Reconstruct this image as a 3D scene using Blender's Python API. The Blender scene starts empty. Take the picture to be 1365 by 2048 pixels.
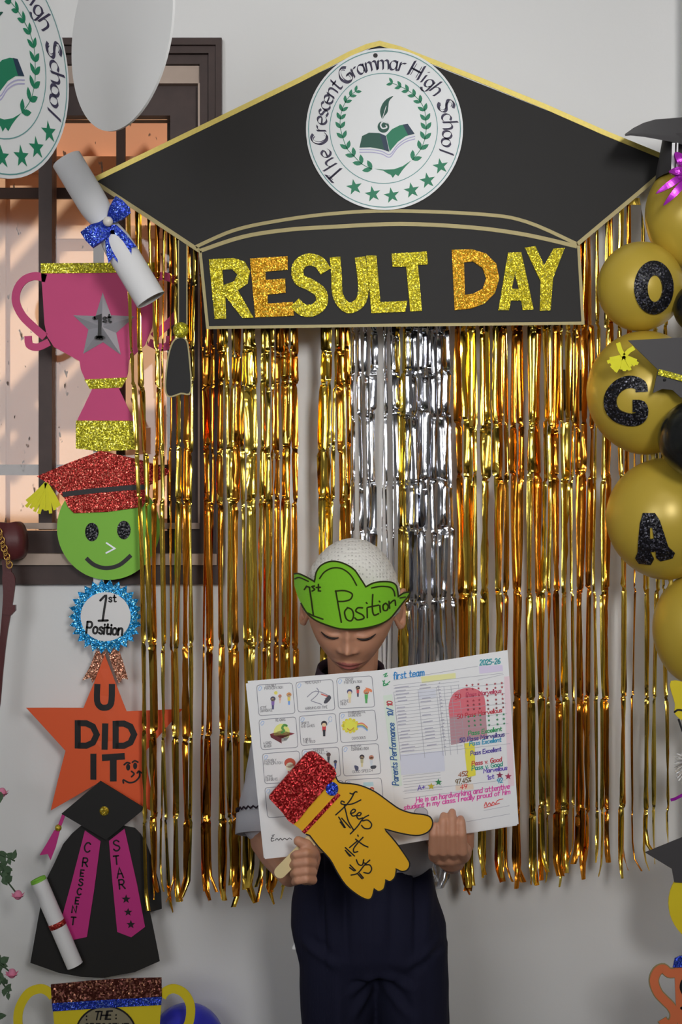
import bpy, bmesh, math, random
from mathutils import Vector, Matrix
from mathutils.geometry import tessellate_polygon
from mathutils import noise as mnoise

# ------------------------------------------------------------ camera, world, lights
F = 2800.0        # focal length in pixels of the 1365x2048 frame
D = 2.95          # camera distance to the decorated wall (m)
ZC = 1.27         # camera height (m)
scene = bpy.context.scene
COL = scene.collection
cam_d = bpy.data.cameras.new('camera')
cam = bpy.data.objects.new('camera', cam_d); COL.objects.link(cam)
cam.location = (0, -D, ZC); cam.rotation_euler = (math.pi/2, 0, 0)
cam_d.sensor_fit = 'VERTICAL'; cam_d.sensor_height = 24.0; cam_d.lens = 24.0*F/2048
cam_d.clip_start = 0.05
scene.camera = cam

world = bpy.data.worlds.new('world'); scene.world = world; world.use_nodes = True
wn = world.node_tree.nodes; wl = world.node_tree.links
bgn = wn['Background']
sky = wn.new('ShaderNodeTexSky'); sky.sky_type = 'HOSEK_WILKIE'; sky.turbidity = 3
wl.new(sky.outputs[0], bgn.inputs[0]); bgn.inputs[1].default_value = 0.015

def light(name, kind, loc, target, power, **kw):
    l = bpy.data.lights.new(name, kind); l.energy = power
    for k, v in kw.items(): setattr(l, k, v)
    o = bpy.data.objects.new(name, l); COL.objects.link(o); o.location = loc
    d = Vector(target)-Vector(loc); o.rotation_euler = d.to_track_quat('-Z', 'Y').to_euler()
    return o
light('sun', 'SUN', (-1, -3, 8), (-.25, -1.55, 5.5), 3.6, angle=0.009, color=(1, .93, .82))
# daylight through the doorway and windows behind the photographer
light('doorway_daylight', 'AREA', (.8, -4.2, 2.2), (.08, 0, 1.72), 7.4, spread=math.radians(60), shape='RECTANGLE', size=.5, size_y=.8, color=(1, .985, .955))
light('window_daylight', 'AREA', (-1.45, -4.3, 2.0), (.2, 0, 1.75), 8.0, spread=math.radians(76), shape='RECTANGLE', size=1.5, size_y=1.5, color=(.97, .985, 1))
light('ceiling_fill_light', 'AREA', (0.2, -2.4, 2.93), (0.2, -1.6, 0), 4, shape='RECTANGLE', size=1.2, size_y=.12, color=(1, .98, .95))  # unseen overhead lamp, added as fill for the room

vs = scene.view_settings
vs.view_transform = 'Standard'; vs.look = 'None'; vs.gamma = 1.0; vs.use_curve_mapping = False
vs.exposure = 0.0

# ------------------------------------------------------------ materials
def lin(c):
    c /= 255.0
    return c/12.92 if c <= .04045 else ((c+.055)/1.055)**2.4
GAIN = 0.70
def A(r, g, b):
    return tuple(min(.92, lin(v)/GAIN) for v in (r, g, b)) + (1,)
def new_mat(name):
    m = bpy.data.materials.new(name); m.use_nodes = True
    return m, m.node_tree.nodes, m.node_tree.links, m.node_tree.nodes['Principled BSDF']
def mix_rgb(n, l, fac, c1, c2, mode='MIX'):
    x = n.new('ShaderNodeMix'); x.data_type = 'RGBA'; x.blend_type = mode
    if isinstance(fac, float): x.inputs[0].default_value = fac
    else: l.new(fac, x.inputs[0])
    for v, i in ((c1, 6), (c2, 7)):
        if isinstance(v, tuple): x.inputs[i].default_value = v
        else: l.new(v, x.inputs[i])
    return x.outputs[2]
def ocoord(n, l, obj=True):
    t = n.new('ShaderNodeTexCoord')
    return t.outputs['Object']
def noise_tex(n, l, scale, detail=3, vec=None):
    t = n.new('ShaderNodeTexNoise'); t.inputs['Scale'].default_value = scale; t.inputs['Detail'].default_value = detail
    l.new(vec if vec is not None else ocoord(n, l), t.inputs['Vector']); return t
def bump(n, l, b, h, strength, dist):
    x = n.new('ShaderNodeBump'); x.inputs['Strength'].default_value = strength; x.inputs['Distance'].default_value = dist
    l.new(h, x.inputs['Height']); l.new(x.outputs[0], b.inputs['Normal'])
def mat(name, c, rough=.6, var=.06, scale=40, metal=0.0, bmp=0.0, bscale=300, spec=.4):
    """plain procedural surface: colour with a slight noise mottling and fine relief"""
    m, n, l, b = new_mat(name)
    col = A(*c); dark = tuple(v*(1-var) for v in col[:3]) + (1,)
    t = noise_tex(n, l, scale)
    l.new(mix_rgb(n, l, t.outputs['Fac'], dark, col), b.inputs['Base Color'])
    b.inputs['Roughness'].default_value = rough; b.inputs['Metallic'].default_value = metal
    b.inputs['Specular IOR Level'].default_value = spec
    if bmp:
        bump(n, l, b, noise_tex(n, l, bscale).outputs['Fac'], bmp, .001)
    return m
def glitter(name, c, hi, scale=520, metal=.55, rough=.32):
    """glitter foam sheet: tiny flakes with random tilt and tone"""
    m, n, l, b = new_mat(name)
    v = n.new('ShaderNodeTexVoronoi'); v.inputs['Scale'].default_value = scale
    l.new(ocoord(n, l), v.inputs['Vector'])
    sep = n.new('ShaderNodeSeparateColor'); l.new(v.outputs['Color'], sep.inputs[0])
    ramp = n.new('ShaderNodeValToRGB'); l.new(sep.outputs[0], ramp.inputs[0])
    col = A(*c); dk = tuple(x*.74 for x in col[:3])+(1,)
    e = ramp.color_ramp.elements; e[0].position = 0; e[0].color = dk; e[1].position = 1; e[1].color = A(*hi)
    e2 = ramp.color_ramp.elements.new(.8); e2.color = col
    l.new(ramp.outputs[0], b.inputs['Base Color'])
    b.inputs['Metallic'].default_value = metal; b.inputs['Roughness'].default_value = rough
    sub = n.new('ShaderNodeVectorMath'); sub.operation = 'SUBTRACT'; l.new(v.outputs['Color'], sub.inputs[0]); sub.inputs[1].default_value = (.5, .5, .5)
    sc = n.new('ShaderNodeVectorMath'); sc.operation = 'SCALE'; l.new(sub.outputs[0], sc.inputs[0]); sc.inputs['Scale'].default_value = .75
    g = n.new('ShaderNodeNewGeometry')
    ad = n.new('ShaderNodeVectorMath'); l.new(g.outputs['Normal'], ad.inputs[0]); l.new(sc.outputs[0], ad.inputs[1])
    nm = n.new('ShaderNodeVectorMath'); nm.operation = 'NORMALIZE'; l.new(ad.outputs[0], nm.inputs[0])
    l.new(nm.outputs[0], b.inputs['Normal'])
    return m
def foil(name, c, rough=.16):
    m, n, l, b = new_mat(name)
    tc = ocoord(n, l)
    mp_ = n.new('ShaderNodeMapping'); l.new(tc, mp_.inputs[0]); mp_.inputs['Scale'].default_value = (60, 60, 14)
    t = noise_tex(n, l, 1.0, 4, mp_.outputs[0])
    info = n.new('ShaderNodeObjectInfo')
    c1 = tuple(lin(v) for v in c)+(1,); c2 = (c1[0]*.95, c1[1]*.84, c1[2]*.7, 1) if c[2] < 150 else tuple(x*.8 for x in c1[:3])+(1,)
    l.new(mix_rgb(n, l, info.outputs['Random'], c1, c2), b.inputs['Base Color'])
    b.inputs['Metallic'].default_value = 1.0; b.inputs['Roughness'].default_value = rough
    bump(n, l, b, t.outputs['Fac'], .25, .004)
    return m

M = {}
M['paint'] = mat('wall_paint', (222, 220, 214), .75, .05, 1.6, bmp=.25, bscale=90)
M['ceiling'] = mat('ceiling_paint', (215, 213, 208), .8)
M['roompaint'] = mat('room_paint', (128, 124, 118), .8)
M['tile'] = mat('floor_terrazzo', (84, 78, 72), .45, .3, 60)
M['frame'] = mat('dark_window_wood', (66, 50, 47), .5, .45, 30, bmp=.2, bscale=60)
M['ledge'] = mat('dusty_ledge', (176, 158, 146), .8, .25, 30)
M['peach'] = mat('peach_plaster', (206, 156, 126), .85, .10, 3)
M['cream'] = mat('cream_door_paint', (222, 178, 148), .7, .05, 5)
M['iron'] = mat('iron_grille', (58, 40, 36), .6, .3, 40)
M['black_card'] = mat('black_card', (33, 32, 32), .62, .10, 25, spec=.3)
M['grey_card'] = mat('charcoal_card', (62, 60, 62), .6, .08, 25)
M['gold_trim'] = mat('gold_trim_ribbon', (190, 172, 92), .38, .25, 160, metal=.35)
M['gold_edge'] = mat('pale_gold_edge', (150, 138, 96), .5, .15, 90, metal=.15)
M['g_gold'] = glitter('gold_glitter', (188, 172, 30), (250, 240, 120))
M['g_orange'] = glitter('orange_gold_glitter', (200, 142, 22), (255, 215, 90))
M['g_lime'] = glitter('lime_gold_glitter', (176, 168, 34), (240, 235, 120))
M['g_red'] = glitter('red_glitter', (158, 40, 34), (240, 130, 110))
M['g_deepred'] = glitter('deep_red_glitter', (150, 22, 26), (245, 90, 80))
M['g_blue'] = glitter('blue_glitter', (38, 62, 178), (120, 150, 250))
M['g_sky'] = glitter('sky_blue_glitter', (24, 128, 188), (150, 215, 245))
M['g_copper'] = glitter('copper_glitter', (150, 98, 76), (225, 175, 150))
M['g_brown'] = glitter('brown_glitter', (88, 42, 34), (230, 150, 120), 330)
M['g_black'] = glitter('black_glitter', (20, 20, 25), (90, 90, 105), 420, .2)
M['g_button'] = glitter('gold_button_glitter', (170, 140, 30), (250, 225, 110), 420)
M['sign_white'] = mat('sign_white', (206, 208, 216), .35, .02)
M['oval_white'] = mat('sign_back_white', (214, 216, 222), .45, .03, 4)
M['ink_navy'] = mat('navy_print', (58, 54, 78), .5)
M['ink_green'] = mat('green_print', (24, 116, 84), .5, .15, 14)
M['ink_dkgreen'] = mat('dark_green_print', (22, 74, 62), .5, .2, 14)
M['ink_bluegreen'] = mat('navy_green_print', (30, 52, 74), .5, .2, 20)
M['ink_lilac'] = mat('lilac_print', (160, 156, 190), .5)
M['ink_teal'] = mat('teal_print', (92, 140, 140), .5)
M['ink_black'] = mat('black_ink', (26, 24, 26), .5)
M['ink_marker'] = mat('black_marker', (46, 52, 20), .5)
M['white_paper'] = mat('white_paper', (208, 208, 214), .6, .02)
M['pink'] = mat('magenta_card', (184, 64, 112), .6, .04)
M['hotpink'] = mat('hot_pink_card', (176, 44, 118), .6, .04)
M['silver'] = mat('silver_foil_card', (176, 176, 184), .3, .1, 30, metal=.55)
M['green'] = mat('green_card', (118, 176, 60), .6, .03)
M['yellow_tissue'] = mat('yellow_crepe', (212, 206, 40), .7, .12, 60)
M['orange'] = mat('orange_card', (212, 84, 42), .5, .06, 8)
M['orange_lit'] = mat('orange_card_lit', (240, 112, 72), .5, .05, 10)  # orange brightened in colour to stand in for stronger light on the right cup
M['yellow'] = mat('yellow_card', (214, 190, 34), .55, .05, 10)
M['mustard'] = mat('mustard_foam', (212, 158, 26), .6, .04, 12)
M['grey_disc'] = mat('grey_marbled_card', (140, 132, 108), .4, .35, 18)
M['balloon'] = mat('gold_balloon', (176, 152, 58), .34, .04, 6, metal=.12, spec=.5)
M['blackballoon'] = mat('black_balloon', (22, 24, 24), .22)
M['blueballoon'] = mat('blue_balloon', (52, 56, 190), .25)
M['purple'] = mat('magenta_metallic_ribbon', (168, 44, 178), .25, .2, 30, metal=.4)
M['maroon'] = mat('maroon_leather', (84, 36, 38), .45, .3, 40, bmp=.3, bscale=150)
M['chain'] = mat('brass_chain', (190, 150, 80), .3, .1, 50, metal=.9)
M['leaf'] = mat('fabric_leaf', (72, 96, 70), .7, .35, 60)
M['rose'] = mat('pink_fabric_rose', (222, 130, 160), .7, .2, 90)
M['pearl'] = mat('pearl', (210, 205, 200), .15, .05)
M['f_gold'] = foil('gold_foil', (255, 224, 104))
M['f_reflect'] = foil('gold_foil_reflection', (240, 158, 56))  # same gold foil; the orange stands in for strands reflecting one another
M['f_silver'] = foil('silver_foil', (222, 224, 232))
M['tinsel'] = mat('white_tinsel', (214, 214, 224), .25, .1, 90, metal=.3)
M['switch'] = mat('dark_brown_plastic', (62, 54, 38), .5)
M['string'] = mat('white_string', (200, 198, 194), .7)
M['wood'] = mat('craft_stick_wood', (206, 188, 142), .7, .12, 60)
M['lime'] = mat('lime_card', (124, 190, 46), .5, .03)

# ------------------------------------------------------------ helpers
def W(px, py, Y=0.0):
    d = D+Y
    return Vector(((px-682.5)*d/F, Y, ZC-(py-1024)*d/F))
def link(name, me, m, parent, smooth=False):
    if m is not None:
        for x in (m if isinstance(m, (list, tuple)) else [m]): me.materials.append(x)
    o = bpy.data.objects.new(name, me); COL.objects.link(o)
    if parent is not None: o.parent = parent
    if smooth:
        me.polygons.foreach_set('use_smooth', [True]*len(me.polygons))
    return o
def root_of(p):
    while p is not None and p.parent is not None: p = p.parent
    return p
def origin(parent):
    r = root_of(parent)
    return Vector(r.location) if r is not None else Vector((0, 0, 0))
def from_bm(name, bm, m, parent=None, smooth=False, recalc=True):
    if recalc: bmesh.ops.recalc_face_normals(bm, faces=bm.faces)
    o = origin(parent)
    if o.length: bmesh.ops.translate(bm, verts=bm.verts, vec=-o)
    me = bpy.data.meshes.new(name); bm.to_mesh(me); bm.free()
    return link(name, me, m, parent, smooth)
def from_data(name, V, Fc, m, parent=None, smooth=False, recalc=True):
    bm = bmesh.new(); vs_ = [bm.verts.new(v) for v in V]
    for f in Fc:
        try: bm.faces.new([vs_[i] for i in f])
        except ValueError: pass
    return from_bm(name, bm, m, parent, smooth, recalc)
def tag(o, label, cat, group=None, kind=None):
    if label: o['label'] = label
    if cat: o['category'] = cat
    if group: o['group'] = group
    if kind: o['kind'] = kind
    return o
def thing(name, label, cat, loc, group=None):
    o = bpy.data.objects.new(name, None); COL.objects.link(o); o.location = loc
    o.empty_display_size = .02
    return tag(o, label, cat, group)

# projectors: photo position -> point on a real surface at its own depth, h metres proud of it
CAMP = Vector((0, -D, ZC))
def ray(px, py): return Vector(((px-682.5)/F, 1.0, -(py-1024)/F))
def flat(Y):
    return lambda x, y, h=0.0: W(x, y, Y)+Vector((0, -h, 0))
def plane(p, n):
    n = n.normalized()
    if n.y > 0: n = -n
    def f(x, y, h=0.0):
        r = ray(x, y); t = (p-CAMP).dot(n)/r.dot(n)
        return CAMP+r*t+n*h
    return f
def plane3(a, b, c): return plane(a, (b-a).cross(c-a))
def ellip(c, r, R=None):
    R = R or Matrix.Identity(3); Rt = R.transposed()
    def f(x, y, h=0.0):
        o = Rt @ (CAMP-c); d = Rt @ ray(x, y)
        o = Vector((o.x/r[0], o.y/r[1], o.z/r[2])); d = Vector((d.x/r[0], d.y/r[1], d.z/r[2]))
        a = d.dot(d); b = o.dot(d); cc = o.dot(o)-1; q = max(0, b*b-a*cc)
        p = o+d*((-b-math.sqrt(q))/a)
        nn = Vector((p.x/r[0], p.y/r[1], p.z/r[2])).normalized()
        p = Vector((p.x*r[0], p.y*r[1], p.z*r[2]))
        return c+R @ (p+nn*h)
    return f
def cv(sc, ox, oy):
    def f(pts):
        if isinstance(pts[0][0], (tuple, list)): return [f(q) for q in pts]
        return [(ox+x/sc, oy+y/sc) for x, y in pts]
    return f
def spl(pts, closed=False, n=6):
    P = [Vector(p) for p in pts]; N = len(P); out = []
    rng = range(N) if closed else range(N-1)
    for i in rng:
        if closed: a, b, c, d = P[i-1], P[i], P[(i+1) % N], P[(i+2) % N]
        else: a, b, c, d = P[max(0, i-1)], P[i], P[i+1], P[min(N-1, i+2)]
        for k in range(n):
            t = k/n
            out.append(.5*((2*b)+(c-a)*t+(2*a-5*b+4*c-d)*t*t+(3*b-3*c+d-a)*t**3))
    if not closed: out.append(P[-1])
    return [tuple(p) for p in out]
def circ(cx, cy, rx, ry=None, n=32, a0=0.0):
    ry = ry or rx
    return [(cx+rx*math.cos(a0+2*math.pi*i/n), cy+ry*math.sin(a0+2*math.pi*i/n)) for i in range(n)]
def star_pts(cx, cy, r, inner=.42, rot=-90, n=5, sx=1.0):
    out = []
    for i in range(2*n):
        a = math.radians(rot+i*180/n); q = r if i % 2 == 0 else r*inner
        out.append((cx+q*math.cos(a)*sx, cy+q*math.sin(a)))
    return out
def plate_bm(bm, loops, mp, h0, h1, seg=None, bulge=None):
    if loops and not isinstance(loops[0][0], (tuple, list, Vector)): loops = [loops]
    P = [p for lp in loops for p in lp]
    tris = tessellate_polygon([[Vector((p[0], p[1], 0)) for p in lp] for lp in loops])
    b2 = bmesh.new(); vv = [b2.verts.new((p[0], p[1], 0)) for p in P]
    for t in tris:
        try: b2.faces.new([vv[i] for i in t])
        except ValueError: pass
    if seg:
        for _ in range(6):
            long = [e for e in b2.edges if e.calc_length() > seg]
            if not long: break
            bmesh.ops.subdivide_edges(b2, edges=long, cuts=1)
            bmesh.ops.triangulate(b2, faces=[f for f in b2.faces if len(f.verts) > 3])
    b2.verts.index_update()
    B = bulge or (lambda x, y: 0.0)
    fr = [bm.verts.new(mp(v.co.x, v.co.y, h1+B(v.co.x, v.co.y))) for v in b2.verts]
    bk = [bm.verts.new(mp(v.co.x, v.co.y, h0)) for v in b2.verts]
    for f in b2.faces:
        i = [v.index for v in f.verts]
        bm.faces.new([fr[k] for k in i]); bm.faces.new([bk[k] for k in reversed(i)])
    for e in b2.edges:
        if len(e.link_faces) == 1:
            i, j = e.verts[0].index, e.verts[1].index
            bm.faces.new([fr[i], fr[j], bk[j], bk[i]])
    b2.free()
def plate(name, loops, mp, h0, h1, m, parent=None, seg=None, bulge=None, smooth=False):
    bm = bmesh.new(); plate_bm(bm, loops, mp, h0, h1, seg, bulge)
    return from_bm(name, bm, m, parent, smooth)
def ribbon_bm(bm, line, w, mp, h0, h1=None, caps=True, closed=False, w2=None):
    """band of width w (photo px) along a polyline; h1 given -> solid strip, else a film of ink"""
    P = [Vector(p) for p in line]
    Q = [P[0]]
    for p in P[1:]:
        if (p-Q[-1]).length > 1e-4: Q.append(p)
    P = Q; N = len(P)
    if N < 2: return
    L, R = [], []
    for i in range(N):
        a = P[i-1] if (i or closed) else P[i]; c = P[(i+1) % N] if (i < N-1 or closed) else P[i]
        t1 = (P[i]-a); t2 = (c-P[i])
        t1 = t1.normalized() if t1.length else t2.normalized(); t2 = t2.normalized() if t2.length else t1
        t = (t1+t2); t = t.normalized() if t.length > 1e-5 else t2
        nrm = Vector((-t.y, t.x)); k = 1/max(.55, nrm.dot(Vector((-t2.y, t2.x))))
        ww = w if w2 is None else w+(w2-w)*i/(N-1)
        L.append(P[i]+nrm*ww/2*k); R.append(P[i]-nrm*ww/2*k)
    hh = h0 if h1 is None else h1
    lv = [bm.verts.new(mp(p.x, p.y, hh)) for p in L]; rv = [bm.verts.new(mp(p.x, p.y, hh)) for p in R]
    idx = [(i, i+1) for i in range(N-1)]+([(N-1, 0)] if closed else [])
    for i, j in idx: bm.faces.new([lv[i], lv[j], rv[j], rv[i]])
    if h1 is not None:
        lb = [bm.verts.new(mp(p.x, p.y, h0)) for p in L]; rb = [bm.verts.new(mp(p.x, p.y, h0)) for p in R]
        for i, j in idx:
            bm.faces.new([lb[i], rb[i], rb[j], lb[j]]); bm.faces.new([lv[i], lb[i], lb[j], lv[j]]); bm.faces.new([rv[i], rv[j], rb[j], rb[i]])
        if not closed:
            bm.faces.new([lv[0], rv[0], rb[0], lb[0]]); bm.faces.new([lv[-1], lb[-1], rb[-1], rv[-1]])
    elif caps and not closed and w > 1.2:
        for p in (P[0], P[-1]):
            bm.faces.new([bm.verts.new(mp(x, y, hh)) for x, y in circ(p.x, p.y, w/2, n=8)])
def ribbon(name, lines, w, mp, h0, h1, m, parent=None, closed=False, w2=None):
    bm = bmesh.new()
    for ln in ([lines] if not isinstance(lines[0][0], (tuple, list, Vector)) else lines):
        ribbon_bm(bm, ln, w, mp, h0, h1, closed=closed, w2=w2)
    return from_bm(name, bm, m, parent, recalc=h1 is not None)
def nib_bm(bm, line, w, ang, mp, h):
    n = Vector((math.cos(ang), math.sin(ang)))*w/2; t = Vector((-n.y, n.x))*.22
    for p, q in zip(line[:-1], line[1:]):
        p, q = Vector(p), Vector(q)
        for a, b, c, d in ((p+n, q+n, q-n, p-n), (p+t, q+t, q-t, p-t)):
            if abs((b-a).cross(d-a)) < 1e-4: continue
            bm.faces.new([bm.verts.new(mp(v.x, v.y, h)) for v in (a, b, c, d)])
def ink(name, lines, w, mp, m, parent=None, h=.0008, nib=None):
    bm = bmesh.new()
    for ln in lines:
        if nib is not None: nib_bm(bm, ln, w, nib, mp, h)
        else: ribbon_bm(bm, ln, w, mp, h)
    return from_bm(name, bm, m, parent, recalc=False)
def polys(name, lst, mp, m, parent=None, h=.0008):
    """flat printed patches"""
    bm = bmesh.new()
    for lp in lst:
        vs_ = [Vector((p[0], p[1], 0)) for p in lp]
        bv = [bm.verts.new(mp(p[0], p[1], h)) for p in lp]
        for t in tessellate_polygon([vs_]):
            try: bm.faces.new([bv[i] for i in t])
            except ValueError: pass
    return from_bm(name, bm, m, parent, recalc=False)

# stroke alphabet, cap height 10, x-height 6 ('~' = smooth stroke)
GL = {
'A': '0,0 3,10 6,0;1,4 5,4', 'B': '0,0 0,10;~0,10 4,10 5,7.5 4,5.3 0,5.3;~0,5.3 5,5 6,2.5 5,0 0,0',
'C': '~6,8.5 4,10 1.5,9 0,5 1.5,1 4,0 6,1.5', 'D': '0,0 0,10;~0,10 3,9.6 6,7 6,3 3,.4 0,0', 'E': '5,10 0,10 0,0 5,0;0,5 4,5',
'F': '5,10 0,10 0,0;0,5 4,5', 'G': '~6,8.5 4,10 1.5,9 0,5 1.5,1 4,0 6,1.5 6,4.5;6,4.5 3.5,4.5', 'H': '0,0 0,10;6,0 6,10;0,5 6,5',
'I': '0,0 0,10', 'K': '0,0 0,10;5,10 0,4.5;1.5,6 5.5,0', 'L': '0,10 0,0 5,0', 'M': '0,0 0,10 3.5,4 7,10 7,0', 'N': '0,0 0,10 6,0 6,10',
'O': '~3,10 .8,8.5 0,5 .8,1.5 3,0 5.2,1.5 6,5 5.2,8.5 3,10', 'P': '0,0 0,10;~0,10 4,10 5.5,7.5 4,5 0,5', 'R': '0,0 0,10;~0,10 4,10 5.5,7.5 4,5 0,5;2.5,5 6,0',
'S': '~5.5,8.5 3.5,10 1,9.2 .5,7.2 2.5,5.4 5,4.2 5.7,2.2 4,.2 1.5,.2 0,1.8', 'T': '0,10 6,10;3,10 3,0', 'U': '~0,10 0,3 1,.6 3,0 5,.6 6,3 6,10',
'V': '0,10 3,0 6,10', 'W': '0,10 2,0 4,8 6,0 8,10', 'Y': '0,10 3,5 6,10;3,5 3,0',
'a': '~4.5,5 3,6 1,5.5 0,3 1,.4 3,.4 4.5,3;4.5,6 4.5,.6 5.3,0', 'b': '0,10 0,0;~0,4 2,6 4,5.3 4.6,3 4,.7 2,0 0,1.5', 'c': '~4.5,5 2.8,6 .8,5 0,3 .8,.8 2.8,0 4.5,1',
'd': '~4.5,5 3,6 1,5.5 0,3 1,.4 3,.4 4.5,3;4.5,10 4.5,0', 'e': '~.3,3 4.6,3.4 4.2,5.4 2.5,6 .6,5 0,3 .8,.8 2.8,0 4.8,1', 'f': '~4,9.5 2.7,10 1.7,8.5 1.6,0;0,6 3.5,6',
'g': '~4.5,5 3,6 1,5.5 0,3 1,.4 3,.4 4.5,3;~4.5,6 4.5,-1 3.5,-3 1.5,-3 .3,-2', 'h': '0,10 0,0;~0,3.8 1.5,5.8 3.3,6 4.3,4.5 4.3,0', 'i': '0,6 0,0;0,8 0,8.6',
'k': '0,10 0,0;4,6 0,2.5;1.5,3.6 4.3,0', 'l': '0,10 0,0', 'm': '0,6 0,0;~0,4 1.3,5.8 2.8,5.6 3.3,4 3.3,0;~3.3,4 4.6,5.8 6.2,5.6 6.7,4 6.7,0',
'n': '0,6 0,0;~0,3.8 1.5,5.8 3.3,6 4.3,4.5 4.3,0', 'o': '~2.4,6 .6,5 0,3 .6,.8 2.4,0 4.2,.8 4.8,3 4.2,5 2.4,6', 'p': '0,6 0,-3.5;~0,4 2,6 4,5.3 4.6,3 4,.7 2,0 0,1.5',
'r': '0,6 0,0;~0,3.6 1.4,5.6 3.4,5.8', 's': '~4,5 2.4,6 .6,5.2 1,3.7 3.2,2.6 4,1.2 2.6,0 .2,.8', 't': '~1.6,9 1.6,2 2.2,.3 4,.4;0,6 3.6,6',
'u': '~0,6 0,2 1,.2 2.8,.2 4.3,2;4.3,6 4.3,0', 'v': '0,6 2.3,0 4.6,6', 'w': '0,6 1.6,0 3.3,5 5,0 6.6,6', 'x': '0,6 4,0;4,6 0,0', 'y': '0,6 2.4,.5;4.8,6 1,-3.5',
'0': '~2.5,10 .6,8.5 0,5 .6,1.5 2.5,0 4.4,1.5 5,5 4.4,8.5 2.5,10', '1': '0,8 2,10 2,0', '2': '~0,8 1.5,10 4,9.5 4.6,7.5 3,4.5 0,0;0,0 5,0', '4': '3.5,0 3.5,10 0,3.5 5,3.5',
'5': '5,10 .8,10 .4,5.5;~.4,5.5 2.5,6.2 4.6,5 4.8,2.5 3.2,.2 0,.8', '6': '~4,10 1.5,8 0,4 .8,.8 2.6,0 4.6,1.4 4.4,4.2 2.4,5.4 .3,3.8', '7': '0,10 5,10 1.5,0', '9': '~4.6,6.5 2.6,4.6 .6,5.6 .3,8.4 2.4,10 4.6,8.8 4.6,6.5 3,0',
'+': '0,4 5,4;2.5,1.5 2.5,6.5', '-': '.5,4 4,4', '/': '0,-1 4,11', '%': '0,0 5,10;~1,9 0,8 1,7 2,8 1,9;~4,3 3,2 4,1 5,2 4,3', '.': '0,0 .4,.3', ':': '0,1 .2,1.4;0,5 .2,5.4', ',': '.5,.5 0,-1.5'}
GC = {}
def glyph(ch):
    if ch not in GC:
        out = []; w = 0
        for s in GL[ch].split(';'):
            sm = s[0] == '~'; pts = [tuple(float(v) for v in q.split(',')) for q in s.lstrip('~').split(' ')]
            w = max(w, max(p[0] for p in pts)); out.append(spl(pts, n=4) if sm else pts)
        GC[ch] = (out, w)
    return GC[ch]
def text(s, x, y, cap, ang=0.0, gap=2.0, slant=0.0, sx=1.0):
    """polylines of s, baseline start (x,y) in photo px, cap height in px, angle degrees (positive turns downward)"""
    k = cap/10.0; a = math.radians(ang); ca, sa = math.cos(a), math.sin(a); pen = 0; out = []
    for ch in s:
        if ch == ' ': pen += 4*sx; continue
        g, w = glyph(ch)
        for ln in g:
            q = []
            for gx, gy in ln:
                lx = (pen+(gx+gy*slant)*sx)*k; ly = -gy*k
                q.append((x+lx*ca-ly*sa, y+lx*sa+ly*ca))
            out.append(q)
        pen += (w*sx+gap)
    return out
def text_w(s, cap, gap=2.0, sx=1.0):
    return sum(4*sx if c == ' ' else glyph(c)[1]*sx+gap for c in s)*cap/10
def fit(s, x, y, x2, y2, cap, gap=1.6, slant=.1):
    """text running from (x,y) to (x2,y2)"""
    ln = math.hypot(x2-x, y2-y); sx = 1.0
    for _ in range(12): sx *= ln/text_w(s, cap, gap, sx)
    return text(s, x, y, cap, math.degrees(math.atan2(y2-y, x2-x)), gap, slant, sx)
def box_bm(bm, x0, x1, y0, y1, z0, z1):
    v = [bm.verts.new((x, y, z)) for x in (x0, x1) for y in (y0, y1) for z in (z0, z1)]
    for f in ((0, 1, 3, 2), (4, 6, 7, 5), (0, 4, 5, 1), (2, 3, 7, 6), (0, 2, 6, 4), (1, 5, 7, 3)): bm.faces.new([v[i] for i in f])
def loft_bm(bm, rings, cap=True, closed_ring=True):
    rv = [[bm.verts.new(p) for p in r] for r in rings]; n = len(rings[0])
    for a, b in zip(rv[:-1], rv[1:]):
        for i in range(n if closed_ring else n-1):
            j = (i+1) % n; bm.faces.new([a[i], a[j], b[j], b[i]])
    if cap: bm.faces.new(rv[0][::-1]); bm.faces.new(rv[-1])
def tube_bm(bm, pts, r, n=8, cap=True):
    P = [Vector(p) for p in pts]; rings = []
    rr = r if isinstance(r, (list, tuple)) else [r]*len(P)
    up = Vector((.13, .97, .21)).normalized()
    for i, p in enumerate(P):
        t = (P[min(i+1, len(P)-1)]-P[max(i-1, 0)]).normalized()
        a = up-t*up.dot(t)
        if a.length < .05: a = Vector((1, 0, 0))-t*t.x
        a.normalize(); b = t.cross(a); up = a
        rings.append([p+(a*math.cos(2*math.pi*k/n)+b*math.sin(2*math.pi*k/n))*rr[i] for k in range(n)])
    loft_bm(bm, rings, cap)
def sphere_bm(bm, c, r, R=None, u=16, v=10):
    c = Vector(c); rows = []
    def pt(x, y, z):
        p = Vector((x*r[0], y*r[1], z*r[2])); return bm.verts.new(c+(R @ p if R else p))
    for j in range(1, v):
        th = math.pi*j/v; rows.append([pt(math.sin(th)*math.cos(2*math.pi*i/u), math.sin(th)*math.sin(2*math.pi*i/u), math.cos(th)) for i in range(u)])
    n_, s_ = pt(0, 0, 1), pt(0, 0, -1)
    for i in range(u):
        k = (i+1) % u
        bm.faces.new([n_, rows[0][i], rows[0][k]]); bm.faces.new([s_, rows[-1][k], rows[-1][i]])
        for a, b in zip(rows[:-1], rows[1:]): bm.faces.new([a[i], b[i], b[k], a[k]])
def tube(name, pts, r, m, parent=None, n=8):
    bm = bmesh.new(); tube_bm(bm, pts, r, n); return from_bm(name, bm, m, parent, True)
def ball(name, c, r, m, parent=None, u=24, v=16):
    bm = bmesh.new(); sphere_bm(bm, c, r if isinstance(r, (tuple, list)) else (r, r, r), None, u, v); return from_bm(name, bm, m, parent, True)

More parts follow.
